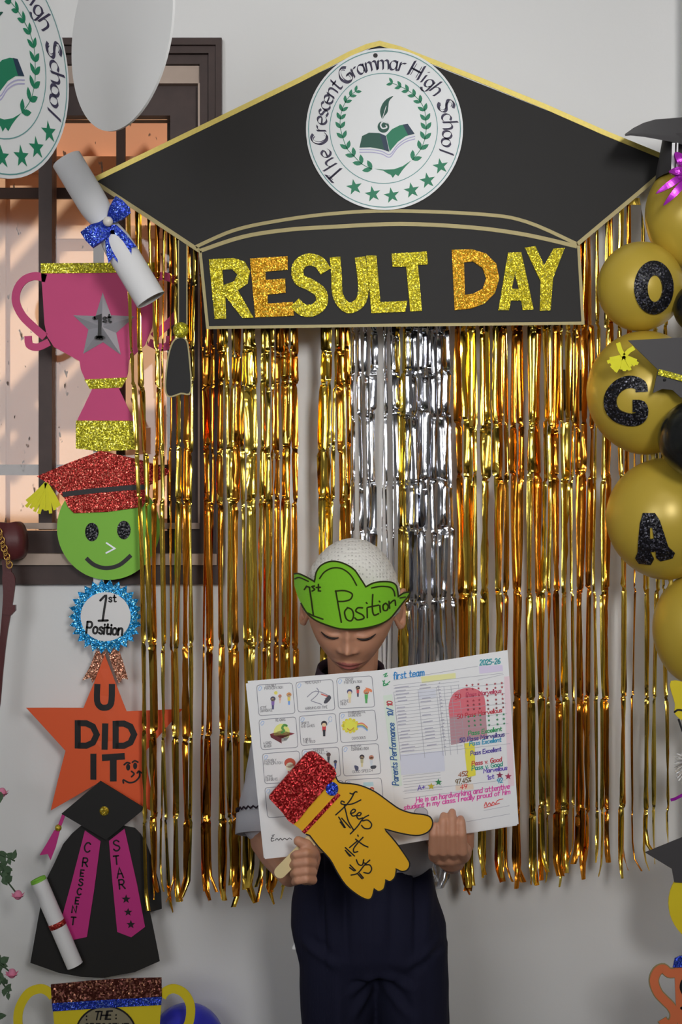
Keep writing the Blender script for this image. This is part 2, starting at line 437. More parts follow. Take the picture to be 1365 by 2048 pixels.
# ------------------------------------------------------------ room
def struct(name, bm, m): 
    o = from_bm(name, bm, m); o['kind'] = 'structure'; return o
RX0, RX1, RY0, RZ1 = -2.3, 2.3, -4.7, 3.0
wx0, wx1 = W(-520, 0).x, W(441, 0).x          # window opening in the wall
wz1, wz0 = W(0, 82).z, W(0, 1167).z
bm = bmesh.new()
for a in ((RX0, wx0, 0, RZ1), (wx1, RX1, 0, RZ1), (wx0, wx1, 0, wz0), (wx0, wx1, wz1, RZ1)):
    box_bm(bm, a[0], a[1], 0, .2, a[2], a[3])
tag(struct('wall_back', bm, M['paint']), 'off-white painted wall behind the decorations', 'wall')
for nm, b, m, lab, c in (
    ('floor', (RX0, RX1, RY0, .2, -.1, 0), 'tile', 'grey terrazzo floor of the room', 'floor'),
    ('ceiling', (RX0-.1, RX1+.1, RY0-.1, .2, RZ1, RZ1+.1), 'ceiling', 'white ceiling of the room', 'ceiling'),
    ('wall_left', (RX0-.1, RX0, RY0, .2, 0, RZ1), 'paint', 'plain side wall left of the window', 'wall'),
    ('wall_right', (RX1, RX1+.1, RY0, .2, 0, RZ1), 'paint', 'plain side wall beyond the balloons', 'wall'),
    ('wall_front', (RX0-.1, RX1+.1, RY0-.1, RY0, 0, RZ1), 'roompaint', 'wall behind the photographer', 'wall')):
    bm = bmesh.new(); box_bm(bm, *b); tag(struct(nm, bm, M[m]), lab, c)

# window ---------------------------------------------------------------
win = thing('window_1', 'dark brown wooden window with dusty glass behind the paper trophy', 'window', W(0, 1168, 0)); win['kind'] = 'structure'
def pz(py): return W(0, py).z
def pxx(px): return W(px, 0).x
def rect_frame(name, x0, x1, y0, y1, wl_, wr, wt, wb, ya, yb, m):
    bm = bmesh.new()
    X0, X1, Z1, Z0 = pxx(x0), pxx(x1), pz(y0), pz(y1); s = .00105
    for a in ((X0, X0+wl_*s, Z0, Z1), (X1-wr*s, X1, Z0, Z1), (X0+wl_*s, X1-wr*s, Z1-wt*s, Z1), (X0+wl_*s, X1-wr*s, Z0, Z0+wb*s)):
        if a[1]-a[0] > 1e-4 and a[3]-a[2] > 1e-4: box_bm(bm, a[0], a[1], ya, yb, a[2], a[3])
    return from_bm(name, bm, M[m], win)
rect_frame('outer_moulding', -524, 445, 81, 1168, 12, 12, 14, 40, -.018, .19, 'frame')
rect_frame('middle_moulding', -512, 434, 95, 1131, 16, 16, 14, 0, -.010, .18, 'frame')
rect_frame('inner_moulding', -496, 418, 109, 1131, 16, 19, 18, 0, .002, .17, 'frame')
rect_frame('sash_frame', -478, 399, 163, 1104, 50, 62, 60, 42, .03, .09, 'frame')
bm = bmesh.new(); box_bm(bm, pxx(-478), pxx(399), .012, .17, pz(163), pz(128)); o = from_bm('head_board', bm, M['ledge'], win)
bm = bmesh.new(); box_bm(bm, pxx(-478), pxx(436), -.03, .12, pz(1129), pz(1107)); from_bm('sill', bm, M['ledge'], win)
bm = bmesh.new(); box_bm(bm, pxx(-478), pxx(399), .016, .03, pz(1058), pz(1046)); from_bm('sash_ledge', bm, M['ledge'], win)
bm = bmesh.new(); box_bm(bm, pxx(-478), pxx(399), .03, .17, pz(1107), pz(1104)); from_bm('bottom_filler', bm, M['frame'], win)
bm = bmesh.new(); box_bm(bm, pxx(396), pxx(400), .0, .03, pz(1046), pz(166)); from_bm('edge_bead', bm, M['ledge'], win)
bm = bmesh.new(); box_bm(bm, pxx(70), pxx(97), .035, .085, pz(1060), pz(223)); from_bm('meeting_stile', bm, M['frame'], win)
m, n, l, b = new_mat('dusty_window_glass')
n.remove(b); outn = n['Material Output']
tr = n.new('ShaderNodeBsdfTransparent'); tr.inputs[0].default_value = (.93, .9, .88, 1); gl = n.new('ShaderNodeBsdfGlossy'); gl.inputs['Roughness'].default_value = .05
df = n.new('ShaderNodeBsdfDiffuse'); df.inputs[0].default_value = (.10, .075, .06, 1)
fr = n.new('ShaderNodeFresnel'); fr.inputs[0].default_value = 1.45
m1 = n.new('ShaderNodeMixShader'); l.new(fr.outputs[0], m1.inputs[0]); l.new(tr.outputs[0], m1.inputs[1]); l.new(gl.outputs[0], m1.inputs[2])
tcn = ocoord(n, l); mpn = n.new('ShaderNodeMapping'); l.new(tcn, mpn.inputs[0]); mpn.inputs['Scale'].default_value = (1, 1, .45)
nt = noise_tex(n, l, 75, 2, mpn.outputs[0]); rp = n.new('ShaderNodeValToRGB'); l.new(nt.outputs['Fac'], rp.inputs[0])
rp.color_ramp.elements[0].position = .70; rp.color_ramp.elements[1].position = .74; rp.color_ramp.elements[1].color = (.85, .85, .85, 1)
m2 = n.new('ShaderNodeMixShader'); l.new(rp.outputs[0], m2.inputs[0]); l.new(m1.outputs[0], m2.inputs[1]); l.new(df.outputs[0], m2.inputs[2])
l.new(m2.outputs[0], outn.inputs[0])
for x0, x1 in ((-428, 71), (96, 338)):
    bm = bmesh.new(); box_bm(bm, pxx(x0), pxx(x1), .055, .06, pz(1062), pz(224)); from_bm('glass_pane', bm, m, win)
for x in (-330, -190, -55, 224, 330):
    bm = bmesh.new(); box_bm(bm, pxx(x-9), pxx(x+9), .115, .128, pz(1104), pz(165)); from_bm('grille_bar', bm, M['iron'], win)
for y in (358, 936):
    bm = bmesh.new(); box_bm(bm, pxx(-478), pxx(399), .129, .14, pz(y+11), pz(y-11)); from_bm('grille_bar', bm, M['iron'], win)

sb = thing('switch_box', 'small dark brown box on the wall behind the right foil strands', 'box', W(1138, 822, 0))
bm = bmesh.new(); box_bm(bm, W(1108, 0).x, W(1168, 0).x, -.03, 0, W(0, 822).z, W(0, 742).z); bmesh.ops.bevel(bm, geom=bm.edges[:], offset=.004, segments=2, affect='EDGES'); from_bm('housing', bm, M['switch'], sb)
bm = bmesh.new(); box_bm(bm, W(1116, 0).x, W(1160, 0).x, -.033, -.029, W(0, 812).z, W(0, 752).z); from_bm('cover_plate', bm, M['switch'], sb)

# outside passage seen through the glass
OY = 1.35
bm = bmesh.new(); box_bm(bm, -3.5, 2.5, OY, OY+.1, -.1, 3.6); o = tag(struct('wall_outside', bm, M['peach']), 'sunlit peach wall outside the window', 'wall')
bm = bmesh.new(); box_bm(bm, -3.5, 2.5, .2, OY+.1, -.2, -.1); tag(struct('floor_outside', bm, M['tile']), 'passage floor outside the window', 'floor')
dr = thing('door_1', 'cream painted door in the sunlit wall outside the window', 'door', (-.70, OY, 0)); dr['kind'] = 'structure'
bm = bmesh.new(); box_bm(bm, -1.02, -.36, OY-.03, OY, -.1, 2.3); from_bm('door_leaf', bm, M['cream'], dr)
for x0, x1, z0, z1 in ((-1.07, -1.02, -.1, 2.35), (-.36, -.31, -.1, 2.35), (-1.02, -.36, 2.3, 2.35), (-.9, -.5, 1.25, 1.29), (-.9, -.5, 2.1, 2.14), (-.9, -.87, 1.29, 2.1), (-.53, -.5, 1.29, 2.1)):
    bm = bmesh.new(); box_bm(bm, x0, x1, OY-.05, OY-.03 if x0 > -1 and x1 < -.4 else OY, z0, z1); from_bm('door_moulding', bm, M['cream'], dr)
rail = thing('shadow_rods', 'slanting iron rods added out of view above the passage to cast shadows', 'frame', (-1.0, .2, 3.2))  # unseen rods, added to throw diagonal shadows on the outside wall
for xs in (-2.35, -2.12, -1.95, -1.62, -1.47, -1.1):
    tube('rod', [(xs, .45, 2.9), (xs+.9, .45, 3.9)], .026, M['iron'], rail)
for x in (-2.3, -1.2): tube('arm', [(x, .16, 3.05), (x, .45, 3.05)], .02, M['iron'], rail)
tube('crossbar', [(-2.4, .45, 3.05), (-.9, .45, 3.05)], .02, M['iron'], rail)

# ------------------------------------------------------------ foil fringe curtains
def strand(name, x, y0, y1, w, rnd, kinks, Y, m, parent, slope=0.0):
    k = (D+Y)/F; ks = [q+rnd.uniform(-10, 10) for q in kinks]
    ys = [y0]; step = 26
    while ys[-1] < y1-1:
        ys.append(min(y1, ys[-1]+step*rnd.uniform(.7, 1.3)))
    ys = sorted(set([round(v, 1) for v in ys]+[round(q+d, 1) for q in ks for d in (-8, -3, 0, 3, 8) if y0 < q+d < y1]))
    ang = rnd.uniform(-.7, .7); off = 0; V = []; sgn = rnd.choice((-1, 1)); lean = slope+rnd.uniform(-4, 4)/900
    ph = rnd.uniform(0, 6); wv = rnd.uniform(1.5, 4); base = rnd.uniform(0, .006); ki = 0; U = (-1, -.45, .1, .55, 1)
    tail = rnd.uniform(-16, 16); tl = rnd.uniform(.3, 1); O = origin(parent); amp = rnd.uniform(.2, .7)
    crin = rnd.choice((0, 0, 1)); 
    for y in ys:
        near = min([abs(y-q) for q in ks]+[99])
        while ki < len(ks) and y > ks[ki]:
            ki += 1; ang = rnd.uniform(-.75, .75); off += rnd.uniform(-3, 3); amp = rnd.uniform(.15, .7); crin = rnd.choice((0, 0, 0, 1))
        hw = w/2*(1+.16*math.sin(y/61+ph)) * (.8 if near < 4 else 1)
        a = ang+.22*math.sin(y/47+ph*2)+rnd.uniform(-.05, .05)+(rnd.uniform(-.45, .45) if crin else 0)
        d = -base+.002*math.sin(y/110+ph)+(rnd.uniform(-.004, .004) if near < 9 else 0)
        cx = x+off+wv*math.sin(y/170+ph)+lean*(y-y0)
        e = (y-(y1-38))/38
        if e > 0: cx += tail*e*e; d -= .03*tl*e*e; a += e*.8
        p = W(cx, y, Y); ca, sa = math.cos(a), math.sin(a)
        for u in U:
            bl = amp*hw*(1-u*u)*sgn*(.25 if near < 4 else 1)
            V.append(p+Vector(((u*hw*ca+bl*sa)*k, d+(u*hw*sa-bl*ca)*k, 0))-O)
    n = len(U); Fc = []
    for r in range(len(ys)-1):
        for c in range(n-1): Fc.append((r*n+c, r*n+c+1, (r+1)*n+c+1, (r+1)*n+c))
    me = bpy.data.meshes.new(name); me.from_pydata(V, [], Fc); me.update()
    return link(name, me, m, parent, True)
def curtain(label, segs, hx0, hx1, kinks, Y, seed, header):
    rnd = random.Random(seed)
    t = thing('foil_fringe_curtain', label, 'curtain', W((hx0+hx1)/2, 404, Y), 'foil fringe curtains')
    plate('header_strip', [(hx0, 396), (hx1, 396), (hx1, 410), (hx0, 410)], flat(Y), -.002, .001, header, t)
    for hx in (hx0+8, hx1-8):
        tube('hook', [W(hx, 402, Y+.001), W(hx, 402, 0)], .002, M['chain'], t, 6)
    for x0, x1, st, w0, w1, yb, mats, *sl in segs:
        x = x0
        while x < x1:
            w = rnd.uniform(w0, w1)
            strand('strand', x+rnd.uniform(-.2, .2)*st, 404, yb+rnd.uniform(-28, 22), w, rnd, kinks, Y+rnd.uniform(-.004, .004), rnd.choice(mats), t, sl[0] if sl else 0.0)
            x += st*rnd.uniform(.55, 1.45)
    return t
G1, G2, GS = M['f_gold'], M['f_reflect'], M['f_silver']
curtain('gold foil fringe curtain in front of the window and paper trophies', [
    (258, 300, 15, 7, 13, 1800, [G1, G2], .026), (312, 440, 15, 4, 15, 1800, [G1, G2, G2]), (442, 608, 11, 7, 18, 1790, [G1, G1, G2]), (643, 697, 10, 8, 16, 1760, [G1, G1, G2])],
    250, 706, [560, 700, 768, 900, 1002, 1290, 1470, 1640], -.115, 11, G1)
curtain('silver foil fringe curtain hanging between the two gold ones', [
    (694, 757, 9.5, 8, 16, 1745, [GS, GS, GS, GS, G1]), (766, 790, 11, 2, 5, 1740, [GS]), (794, 906, 8.2, 8, 19, 1750, [GS]*11+[G1])],
    694, 915, [665, 745, 830, 968, 1060, 1200, 1400, 1600], -.085, 7, GS)
curtain('gold foil fringe curtain hanging beside the balloon column', [
    (914, 1015, 10.5, 7, 17, 1765, [G1, G1, G2]), (1018, 1175, 12, 6, 16, 1748, [G1, G1, G2]), (1182, 1262, 15, 6, 13, 1735, [G1, G2]), (1262, 1348, 18, 4, 9, 1732, [G1, G2])],
    908, 1330, [655, 850, 955, 1185, 1395, 1620], -.113, 23, G1)

# ------------------------------------------------------------ crest (shared by the round signs), drawn in its own 1365-px design grid
TXT = [('T', 365, 925), ('h', 328, 862), ('e', 303, 800), ('C', 258, 706), ('r', 262, 638), ('e', 262, 588), ('s', 268, 537), ('c', 282, 492), ('e', 300, 448), ('n', 325, 400), ('t', 358, 352),
       ('G', 415, 290), ('r', 478, 258), ('a', 522, 240), ('m', 590, 222), ('m', 672, 216), ('a', 745, 224), ('r', 800, 238), ('H', 893, 262), ('i', 945, 312), ('g', 975, 348), ('h', 1020, 392),
       ('S', 1088, 492), ('c', 1083, 570), ('h', 1092, 622), ('o', 1088, 680), ('o', 1078, 730), ('l', 1064, 785)]
def crest(parent, mp, h):
    cx, cy = 681, 644
    ink('printed_ring', [circ(cx, cy, 494, 508, 64)+[circ(cx, cy, 494, 508, 64)[0]]], 6, mp, M['ink_teal'], parent, h)
    ink('printed_ring', [circ(675, 640, 350, 358, 64)+[circ(675, 640, 350, 358, 64)[0]]], 5, mp, M['ink_teal'], parent, h)
    bm = bmesh.new()
    for ch, x, y in TXT:
        a = math.atan2(y-cy, x-cx); rb = 376; base = (cx+rb*math.cos(a)*1.0, cy+rb*math.sin(a)*1.02)
        rot = a+math.pi/2; ca, sa = math.cos(rot), math.sin(rot)
        g, w = glyph(ch); cap = ch.isupper(); k = 10.4 if cap else 10.0; sx = 1.15 if cap else 1.0
        for ln in g:
            q = [((gx-w/2)*k*sx, -(gy+(.4 if not cap else 0))*k) for gx, gy in ln]
            nib_bm(bm, [(base[0]+u*ca-v*sa, base[1]+u*sa+v*ca) for u, v in q], 19 if cap else 16, rot-.75, mp, h)
            if cap: nib_bm(bm, [(base[0]+(u*.55)*ca-(v*.8-8)*sa, base[1]+(u*.55)*sa+(v*.8-8)*ca) for u, v in q], 6, rot-.75, mp, h)
    from_bm('circular_lettering', bm, M['ink_navy'], parent, recalc=False)['label'] = 'dark gothic lettering The Crescent Grammar High School'
    Lb = [(600, 905), (535, 872), (485, 822), (440, 775), (412, 705), (395, 640), (393, 582), (403, 528), (425, 472), (455, 430), (490, 402)]
    Rb = [(862, 845), (915, 778), (942, 712), (952, 648), (950, 590), (943, 528), (918, 472), (880, 430), (838, 396), (790, 370), (735, 347)]
    for br, sg in ((Lb, 1), (Rb, -1)):
        ink('wreath_stem', [spl(br, n=4)], 4, mp, M['ink_green'], parent, h)
        lst = []
        for i, (x, y) in enumerate(br):
            j = min(i+1, len(br)-1); q = br[j] if j > i else (2*x-br[i-1][0], 2*y-br[i-1][1])
            d = math.atan2(q[1]-y, q[0]-x); L = 66-2.2*i
            for s in (-1, 1):
                e = d+s*.62; c_, s_ = math.cos(e), math.sin(e); wd = L*.23
                lst.append([(x+t*L*c_-v*wd*s_, y+t*L*s_+v*wd*c_) for t, v in ((0, 0), (.25, .75), (.5, 1), (.75, .7), (1, 0), (.75, -.7), (.5, -1), (.25, -.75))])
        for lp in lst: polys('laurel_leaf', [lp], mp, M['ink_green'], parent, h)
    polys('ribbon_tie', [[(612, 902), (680, 908), (745, 905), (800, 885), (858, 846), (820, 885), (795, 915), (772, 950), (752, 938), (735, 962), (722, 942), (700, 932), (672, 914)]], mp, M['ink_green'], parent, h)
    polys('book_page', [[(518, 765), (535, 690), (580, 668), (645, 670), (690, 688), (712, 792), (660, 775), (590, 763)]], mp, M['ink_dkgreen'], parent, h)
    polys('book_page', [[(650, 671), (690, 688), (712, 792), (680, 781)]], mp, M['ink_bluegreen'], parent, h+.0001)
    polys('book_page', [[(692, 685), (730, 645), (780, 620), (832, 610), (877, 675), (820, 690), (768, 727), (715, 790)]], mp, M['ink_green'], parent, h)
    polys('book_page', [[(800, 615), (832, 610), (877, 675), (835, 685)]], mp, M['ink_bluegreen'], parent, h+.0001)
    for dy in (10, 27):
        ink('page_edge', [spl([(520, 768+dy), (600, 768+dy), (665, 780+dy), (716, 800+dy), (765, 740+dy), (820, 700+dy), (878, 682+dy)], n=4)], 6, mp, M['ink_lilac'], parent, h)
    polys('inkwell', [circ(674, 630, 38)], mp, M['ink_dkgreen'], parent, h)
    ink('inkwell_curl', [spl([(700, 605), (672, 597), (656, 618), (668, 640), (695, 634), (690, 620)], n=5)], 9, mp, M['sign_white'], parent, h+.0002)
    polys('quill', [spl([(666, 580), (652, 530), (668, 480), (700, 446), (738, 430), (712, 462), (706, 500), (700, 535), (680, 560)], True, 4)], mp, M['ink_dkgreen'], parent, h)
    ink('quill_shaft', [[(662, 600), (672, 560), (692, 495)]], 4, mp, M['sign_white'], parent, h+.0002)
    for x, y in ((485, 1022), (605, 1067), (728, 1076), (858, 1043), (961, 979), (1046, 886)):
        polys('printed_star', [star_pts(x, y, 54, .4, -100)], mp, M['ink_green'], parent, h)
def round_sign(name, label, mp, parent_loc, plain=False, hole=True):
    t = thing(name, label, 'sign', parent_loc, 'round school signs')
    plate('disc', circ(681, 644, 511, 526, 72), mp, -.004, 0, M['oval_white' if plain else 'sign_white'], t)
    if not plain:
        crest(t, mp, .0005)
        polys('string_hole', [circ(622, 166, 15, 15, 16)], mp, M['ink_black'], t, .0006)
    return t

# ------------------------------------------------------------ graduation-cap banner
CY = -.165
cap = thing('graduation_cap_banner', 'large black graduation cap banner reading RESULT DAY in gold glitter', 'banner', W(780, 655, CY))
fc = flat(CY)
plate('mortarboard', [(760, 88), (1350, 322), (1158, 486), (780, 470), (401, 503), (186, 360)], fc, -.006, 0, M['black_card'], cap)
plate('headband', [(401, 503), (485, 475), (573, 461), (661, 455), (802, 449), (943, 456), (1054, 471), (1156, 492), (1166, 648), (416, 657)], fc, 0, .004, M['black_card'], cap)
for nm, ln, w, h in (
    ('trim', [(186, 361), (440, 238), (600, 160), (700, 108), (735, 93), (760, 87), (800, 98), (960, 160), (1090, 213), (1210, 266), (1350, 323)], 10, 0),
    ('trim', [(186, 362), (300, 436), (401, 503)], 8, 0), ('trim', [(1350, 324), (1278, 386), (1156, 488)], 8, 0),
    ('trim', spl([(392, 494), (468, 461), (556, 442), (661, 428), (784, 422), (966, 429), (1054, 444), (1154, 488)], n=5), 7, 0),
    ('trim', spl([(400, 503), (485, 475), (573, 461), (661, 455), (802, 449), (943, 456), (1054, 471), (1154, 494)], n=5), 8, .004)):
    ribbon(nm, ln, w, fc, h, h+.0015, M['gold_trim'] if w == 10 else M['gold_edge'], cap)
ribbon('trim', [(401, 503), (416, 656), (790, 651), (1166, 647), (1157, 492)], 6, fc, .004, .0055, M['gold_edge'], cap)
L = cv(1.706, 380, 400)
def letter(loops, m, lab, sgn=None):
    o = plate('letter', [L(q) for q in loops], fc, .004, .008, m, cap); o['label'] = lab
gg, go = M['g_gold'], M['g_orange']
letter([[(66, 205), (150, 200), (188, 212), (206, 245), (198, 287), (165, 310), (218, 403), (180, 405), (122, 330), (125, 406), (86, 408)], [(112, 240), (145, 238), (163, 256), (152, 280), (116, 292)]], gg, 'gold glitter letter R')
letter([[(206, 202), (334, 194), (335, 240), (258, 247), (260, 275), (326, 270), (328, 318), (265, 325), (268, 355), (352, 350), (356, 397), (224, 402)]], go, 'orange gold glitter letter E')
o = ribbon('letter', L(spl([(464, 246), (440, 214), (400, 206), (370, 230), (374, 272), (412, 292), (446, 318), (450, 352), (425, 376), (388, 378), (358, 352)], n=4)), 24, fc, .004, .0083, gg, cap); o['label'] = 'gold glitter letter S'
o = ribbon('letter', L(spl([(496, 197), (501, 260), (506, 330), (540, 370), (580, 352), (592, 310), (588, 250), (581, 197)], n=4)), 21, fc, .004, .0081, gg, cap); o['label'] = 'gold glitter letter U'
letter([[(602, 192), (637, 192), (650, 350), (742, 346), (735, 383), (620, 388)]], gg, 'gold glitter letter L')
letter([[(688, 185), (808, 178), (812, 222), (778, 224), (792, 380), (752, 382), (738, 230), (692, 230)]], gg, 'gold glitter letter T')
letter([[(893, 172), (960, 170), (1010, 185), (1045, 220), (1055, 270), (1040, 320), (1005, 355), (960, 372), (903, 378)], [(935, 215), (965, 212), (998, 234), (1010, 270), (998, 305), (965, 322), (938, 325)]], go, 'orange gold glitter letter D')
letter([[(1085, 182), (1130, 180), (1172, 375), (1135, 378), (1130, 345), (1095, 345), (1088, 378), (1052, 378)], [(1108, 255), (1122, 305), (1098, 305)]], gg, 'gold glitter letter A')
letter([[(1142, 165), (1178, 160), (1208, 225), (1240, 168), (1278, 166), (1238, 270), (1230, 378), (1193, 380), (1196, 280)]], gg, 'gold glitter letter Y')
plate('tassel_cord', [(357, 478), (374, 488), (374, 650), (357, 650)], fc, -.004, -.002, M['black_card'], cap)
ribbon('tassel_edge', [[(357, 480), (357, 650)], [(374, 488), (374, 650)]], 2.5, fc, -.002, -.001, M['gold_edge'], cap)
tp = spl([(350, 679), (372, 679), (379, 715), (382, 783), (362, 787), (338, 793), (331, 772), (337, 712)], True, 4)
plate('tassel_fringe', tp, fc, -.004, 0, M['black_card'], cap)
ribbon('tassel_edge', tp, 3, fc, 0, .001, M['gold_edge'], cap, closed=True)
bm = bmesh.new(); sphere_bm(bm, W(362, 660, CY-.002), (.016, .008, .016)); from_bm('tassel_knot', bm, M['g_lime'], cap, True)

K = cv(3.25, 560, 60)
def main_mp(x, y, h=0.0): return W(560+x/3.25, 60+y/3.25, CY-.0045)+Vector((0, -h, 0))
round_sign('crest_sign', 'round white crest sign fixed on the black graduation cap banner', main_mp, W(770, 257, CY-.0045))
# two more signs hang on threads from the ceiling, nearer to the camera and turned aside
def hung(name, label, px, py, Y, R, yaw, plain):
    c = W(px, py, Y); ex = Vector((math.cos(yaw), math.sin(yaw), 0)); nn = Vector((math.sin(yaw), -math.cos(yaw), 0))
    mp = lambda x, y, h=0.0: c+ex*((x-681)/511*R)+Vector((0, 0, -(y-644)/526*R))+nn*h
    t = round_sign(name, label, mp, c, plain)
    top = mp(622, 166, .001); tube('thread', [top, (top.x, top.y, 3.0)], .0008, M['string'], t, 5)
hung('crest_sign', 'round white crest sign hanging turned aside at the upper left corner', -12, 113, -1.07, .1605, math.radians(63), False)
hung('blank_sign', 'plain white back of a round sign hanging in front of the window top', 239, 58, -.71, .160, math.radians(-51), True)

# ------------------------------------------------------------ left column of paper cut-outs on a white strip
SY = -.045; PY = -.055
st = thing('hanging_strip', 'narrow white paper strip carrying the cut-outs on the left', 'strip', W(197, 2190, SY))
plate('strip_band', [(187, 470), (208, 470), (208, 2190), (187, 2190)], flat(SY), -.001, .001, M['white_paper'], st)
for y in (480, 1160, 2180): tube('tape_tab', [W(197, y, SY+.001), W(197, y, 0 if y > 1100 else .002)], .004, M['white_paper'], st, 8)

c3 = cv(2.967, 0, 700); c2 = cv(2.967, 0, 280); c4 = cv(2.967, 0, 1140); c5 = cv(2.967, 0, 1560)
f = flat(PY)
# pink trophy
t = thing('paper_trophy', 'magenta paper trophy cup with gold glitter rim and silver star', 'decoration', W(205, 900, PY))
plate('cup', [(82, 544), (314, 542), (309, 600), (304, 655), (290, 690), (258, 720), (256, 745), (252, 760), (243, 776), (238, 777), (268, 841), (154, 841), (185, 777), (180, 776), (171, 760), (162, 740), (159, 722), (108, 694), (94, 672), (89, 648), (86, 600)], f, -.003, 0, M['pink'], t)
hl = spl([(92, 557), (70, 552), (48, 560), (34, 580), (32, 605), (45, 632), (68, 655), (90, 674)], n=5)
cl = spl([(56, 672), (59, 690), (76, 694), (98, 684)], n=5)
for q in (hl, [(396-x, y) for x, y in hl]): ribbon('handle', q, 16, f, -.003, 0, M['pink'], t)
for q in (cl, [(396-x, y) for x, y in cl]): ribbon('handle_curl', q, 15, f, -.0028, .0002, M['pink'], t)
plate('rim', [(82, 527), (314, 525), (314, 545), (82, 547)], f, 0, .002, M['g_lime'], t)
plate('neck_band', [(169, 759), (255, 755), (244, 775), (180, 778)], f, 0, .002, M['g_lime'], t)
plate('base', [(152, 841), (272, 842), (272, 899), (203, 903), (152, 897)], f, 0, .002, M['g_lime'], t)
bm = bmesh.new(); sp_ = c2([(610, 905), (660, 1040), (800, 1048), (690, 1145), (718, 1275), (612, 1200), (495, 1268), (525, 1125), (435, 1040), (568, 1045)])
rim_ = [bm.verts.new(f(x, y, .001)) for x, y in sp_]; top = bm.verts.new(f(206, 655, .012)); bk = [bm.verts.new(f(x, y, 0)) for x, y in sp_]
for i in range(10):
    j = (i+1) % 10; bm.faces.new([rim_[i], rim_[j], top]); bm.faces.new([rim_[i], bk[i], bk[j], rim_[j]])
bm.faces.new(bk); so = from_bm('star', bm, M['silver'], t); so['label'] = 'embossed silver foil star marked 1st'
ink('star_numeral', c2([[(565, 1062), (600, 1050), (597, 1175)], [(578, 1176), (616, 1176)]]), 7, f, M['ink_black'], so, .0125)
ink('star_numeral', c2(text('st', 618, 1085, 48, 0)), 3.4, f, M['ink_black'], so, .0125)

# rolled diploma with bow, across the tip of the banner
t = thing('rolled_diploma', 'large white rolled diploma tied with a blue glitter bow', 'scroll', W(302, 600, -.215))
ax0, ax1 = Vector((133, 319)), Vector((302, 600)); dirv = (ax1-ax0).normalized(); nv = Vector((-dirv.y, dirv.x)); SCY = -.215; kpx = (D+SCY)/F
rings = []
for i in range(25):
    u = i/24; p = ax0.lerp(ax1, u); r = 31*(1-.27*math.exp(-((u-.47)/.085)**2)); cw = W(p.x, p.y, SCY)
    ring = []
    for k in range(24):
        a = 2*math.pi*k/24; q = nv*r*math.cos(a)
        ring.append(cw+Vector((q.x*kpx, -r*kpx*math.sin(a)*.9, -q.y*kpx)))
    rings.append(ring)
bm = bmesh.new(); loft_bm(bm, rings, cap=False)
inner = []
for u, rr in ((0, .86), (.12, .8)):
    p = ax0.lerp(ax1, u); cw = W(p.x, p.y, SCY)
    inner.append([cw+Vector(((nv*31*rr*math.cos(2*math.pi*k/24)).x*kpx, -31*rr*kpx*math.sin(2*math.pi*k/24)*.9, -(nv*31*rr*math.cos(2*math.pi*k/24)).y*kpx)) for k in range(24)])
loft_bm(bm, inner, cap=False)
from_bm('paper_roll', bm, M['white_paper'], t, True)
fb = flat(SCY-.028)
def puff(cx, cy, r, h): return lambda x, y: h*max(0, 1-((x-cx)**2+(y-cy)**2)/(r*r))
bow = []
for nm, q, bl in (('bow_loop', [(628, 478), (655, 400), (690, 335), (735, 365), (772, 405), (775, 435), (735, 470), (672, 492)], puff(238, 415, 30, .012)),
                  ('bow_loop', [(648, 492), (590, 490), (540, 505), (478, 548), (512, 600), (552, 642), (608, 605), (655, 560)], puff(192, 472, 34, .012)),
                  ('bow_tail', [(622, 540), (675, 530), (690, 640), (698, 726), (668, 690), (642, 728), (625, 640)], None),
                  ('bow_tail', [(645, 500), (690, 500), (750, 560), (810, 632), (778, 635), (780, 680), (700, 590), (655, 550)], None)):
    plate(nm, c2(q), fb, -.003 if bl else -.007, 0 if bl else -.004, M['g_blue'], t, seg=8 if bl else None, bulge=bl)
bm = bmesh.new(); tube_bm(bm, [W(215+nv.x*r_, 442+nv.y*r_, SCY-.0+(-.026)*math.cos(r_/27*1.4)) for r_ in range(-27, 28, 6)], .007); from_bm('bow_band', bm, M['g_blue'], t, True)
ball('pearl_bead', W(216, 443, SCY-.036), .0098, M['pearl'], t)
tube('tape_tab', [W(215, 442, SCY+.024), W(215, 442, .02)], .005, M['white_paper'], t)

# smiling face with red cap
FY = PY-.004; f = flat(FY)
t = thing('smiley_cutout', 'green paper smiling face wearing a red glitter graduation cap', 'decoration', W(217, 1160, FY))
plate('face', circ(217, 1056, 103, 104, 56), f, -.003, 0, M['green'], t)
for cx, cy in ((184, 1064), (248, 1060)): plate('eye', circ(cx, cy, 13.5, 18.5, 24), f, 0, .0015, M['g_black'], t)
ribbon('nose', c3([(630, 1143), (682, 1178), (628, 1206)]), 3.2, f, 0, .001, M['silver'], t)
ribbon('mouth', c3(spl([(512, 1235), (560, 1275), (630, 1294), (710, 1275), (778, 1218)], n=5)), 8, f, 0, .0012, M['ink_black'], t)
o = plate('cap', c3([(220, 750), (410, 670), (600, 598), (830, 650), (1022, 715), (960, 765), (892, 802), (886, 850), (850, 930), (640, 960), (440, 968), (405, 930), (385, 880), (350, 845), (300, 800)]), f, .001, .004, M['g_red'], t); o['label'] = 'red glitter graduation cap'
ribbon('cap_band', c3([(375, 858), (560, 835), (760, 818), (892, 812)]), 10, f, .004, .0052, M['ink_black'], t)
rnd = random.Random(4)
for i in range(13):
    a = math.radians(58+i*6.2+rnd.uniform(-2, 2)); ln = rnd.uniform(52, 64); x0, y0 = 93, 966
    ribbon('tassel_strip', spl([(x0, y0), (x0+ln*.5*math.cos(a), y0+ln*.5*math.sin(a)), (x0+ln*math.cos(a+.05), y0+ln*math.sin(a+.05))], n=3), 6.5, f, .003+.0007*(i % 5), .0036+.0007*(i % 5), M['yellow_tissue'], t)

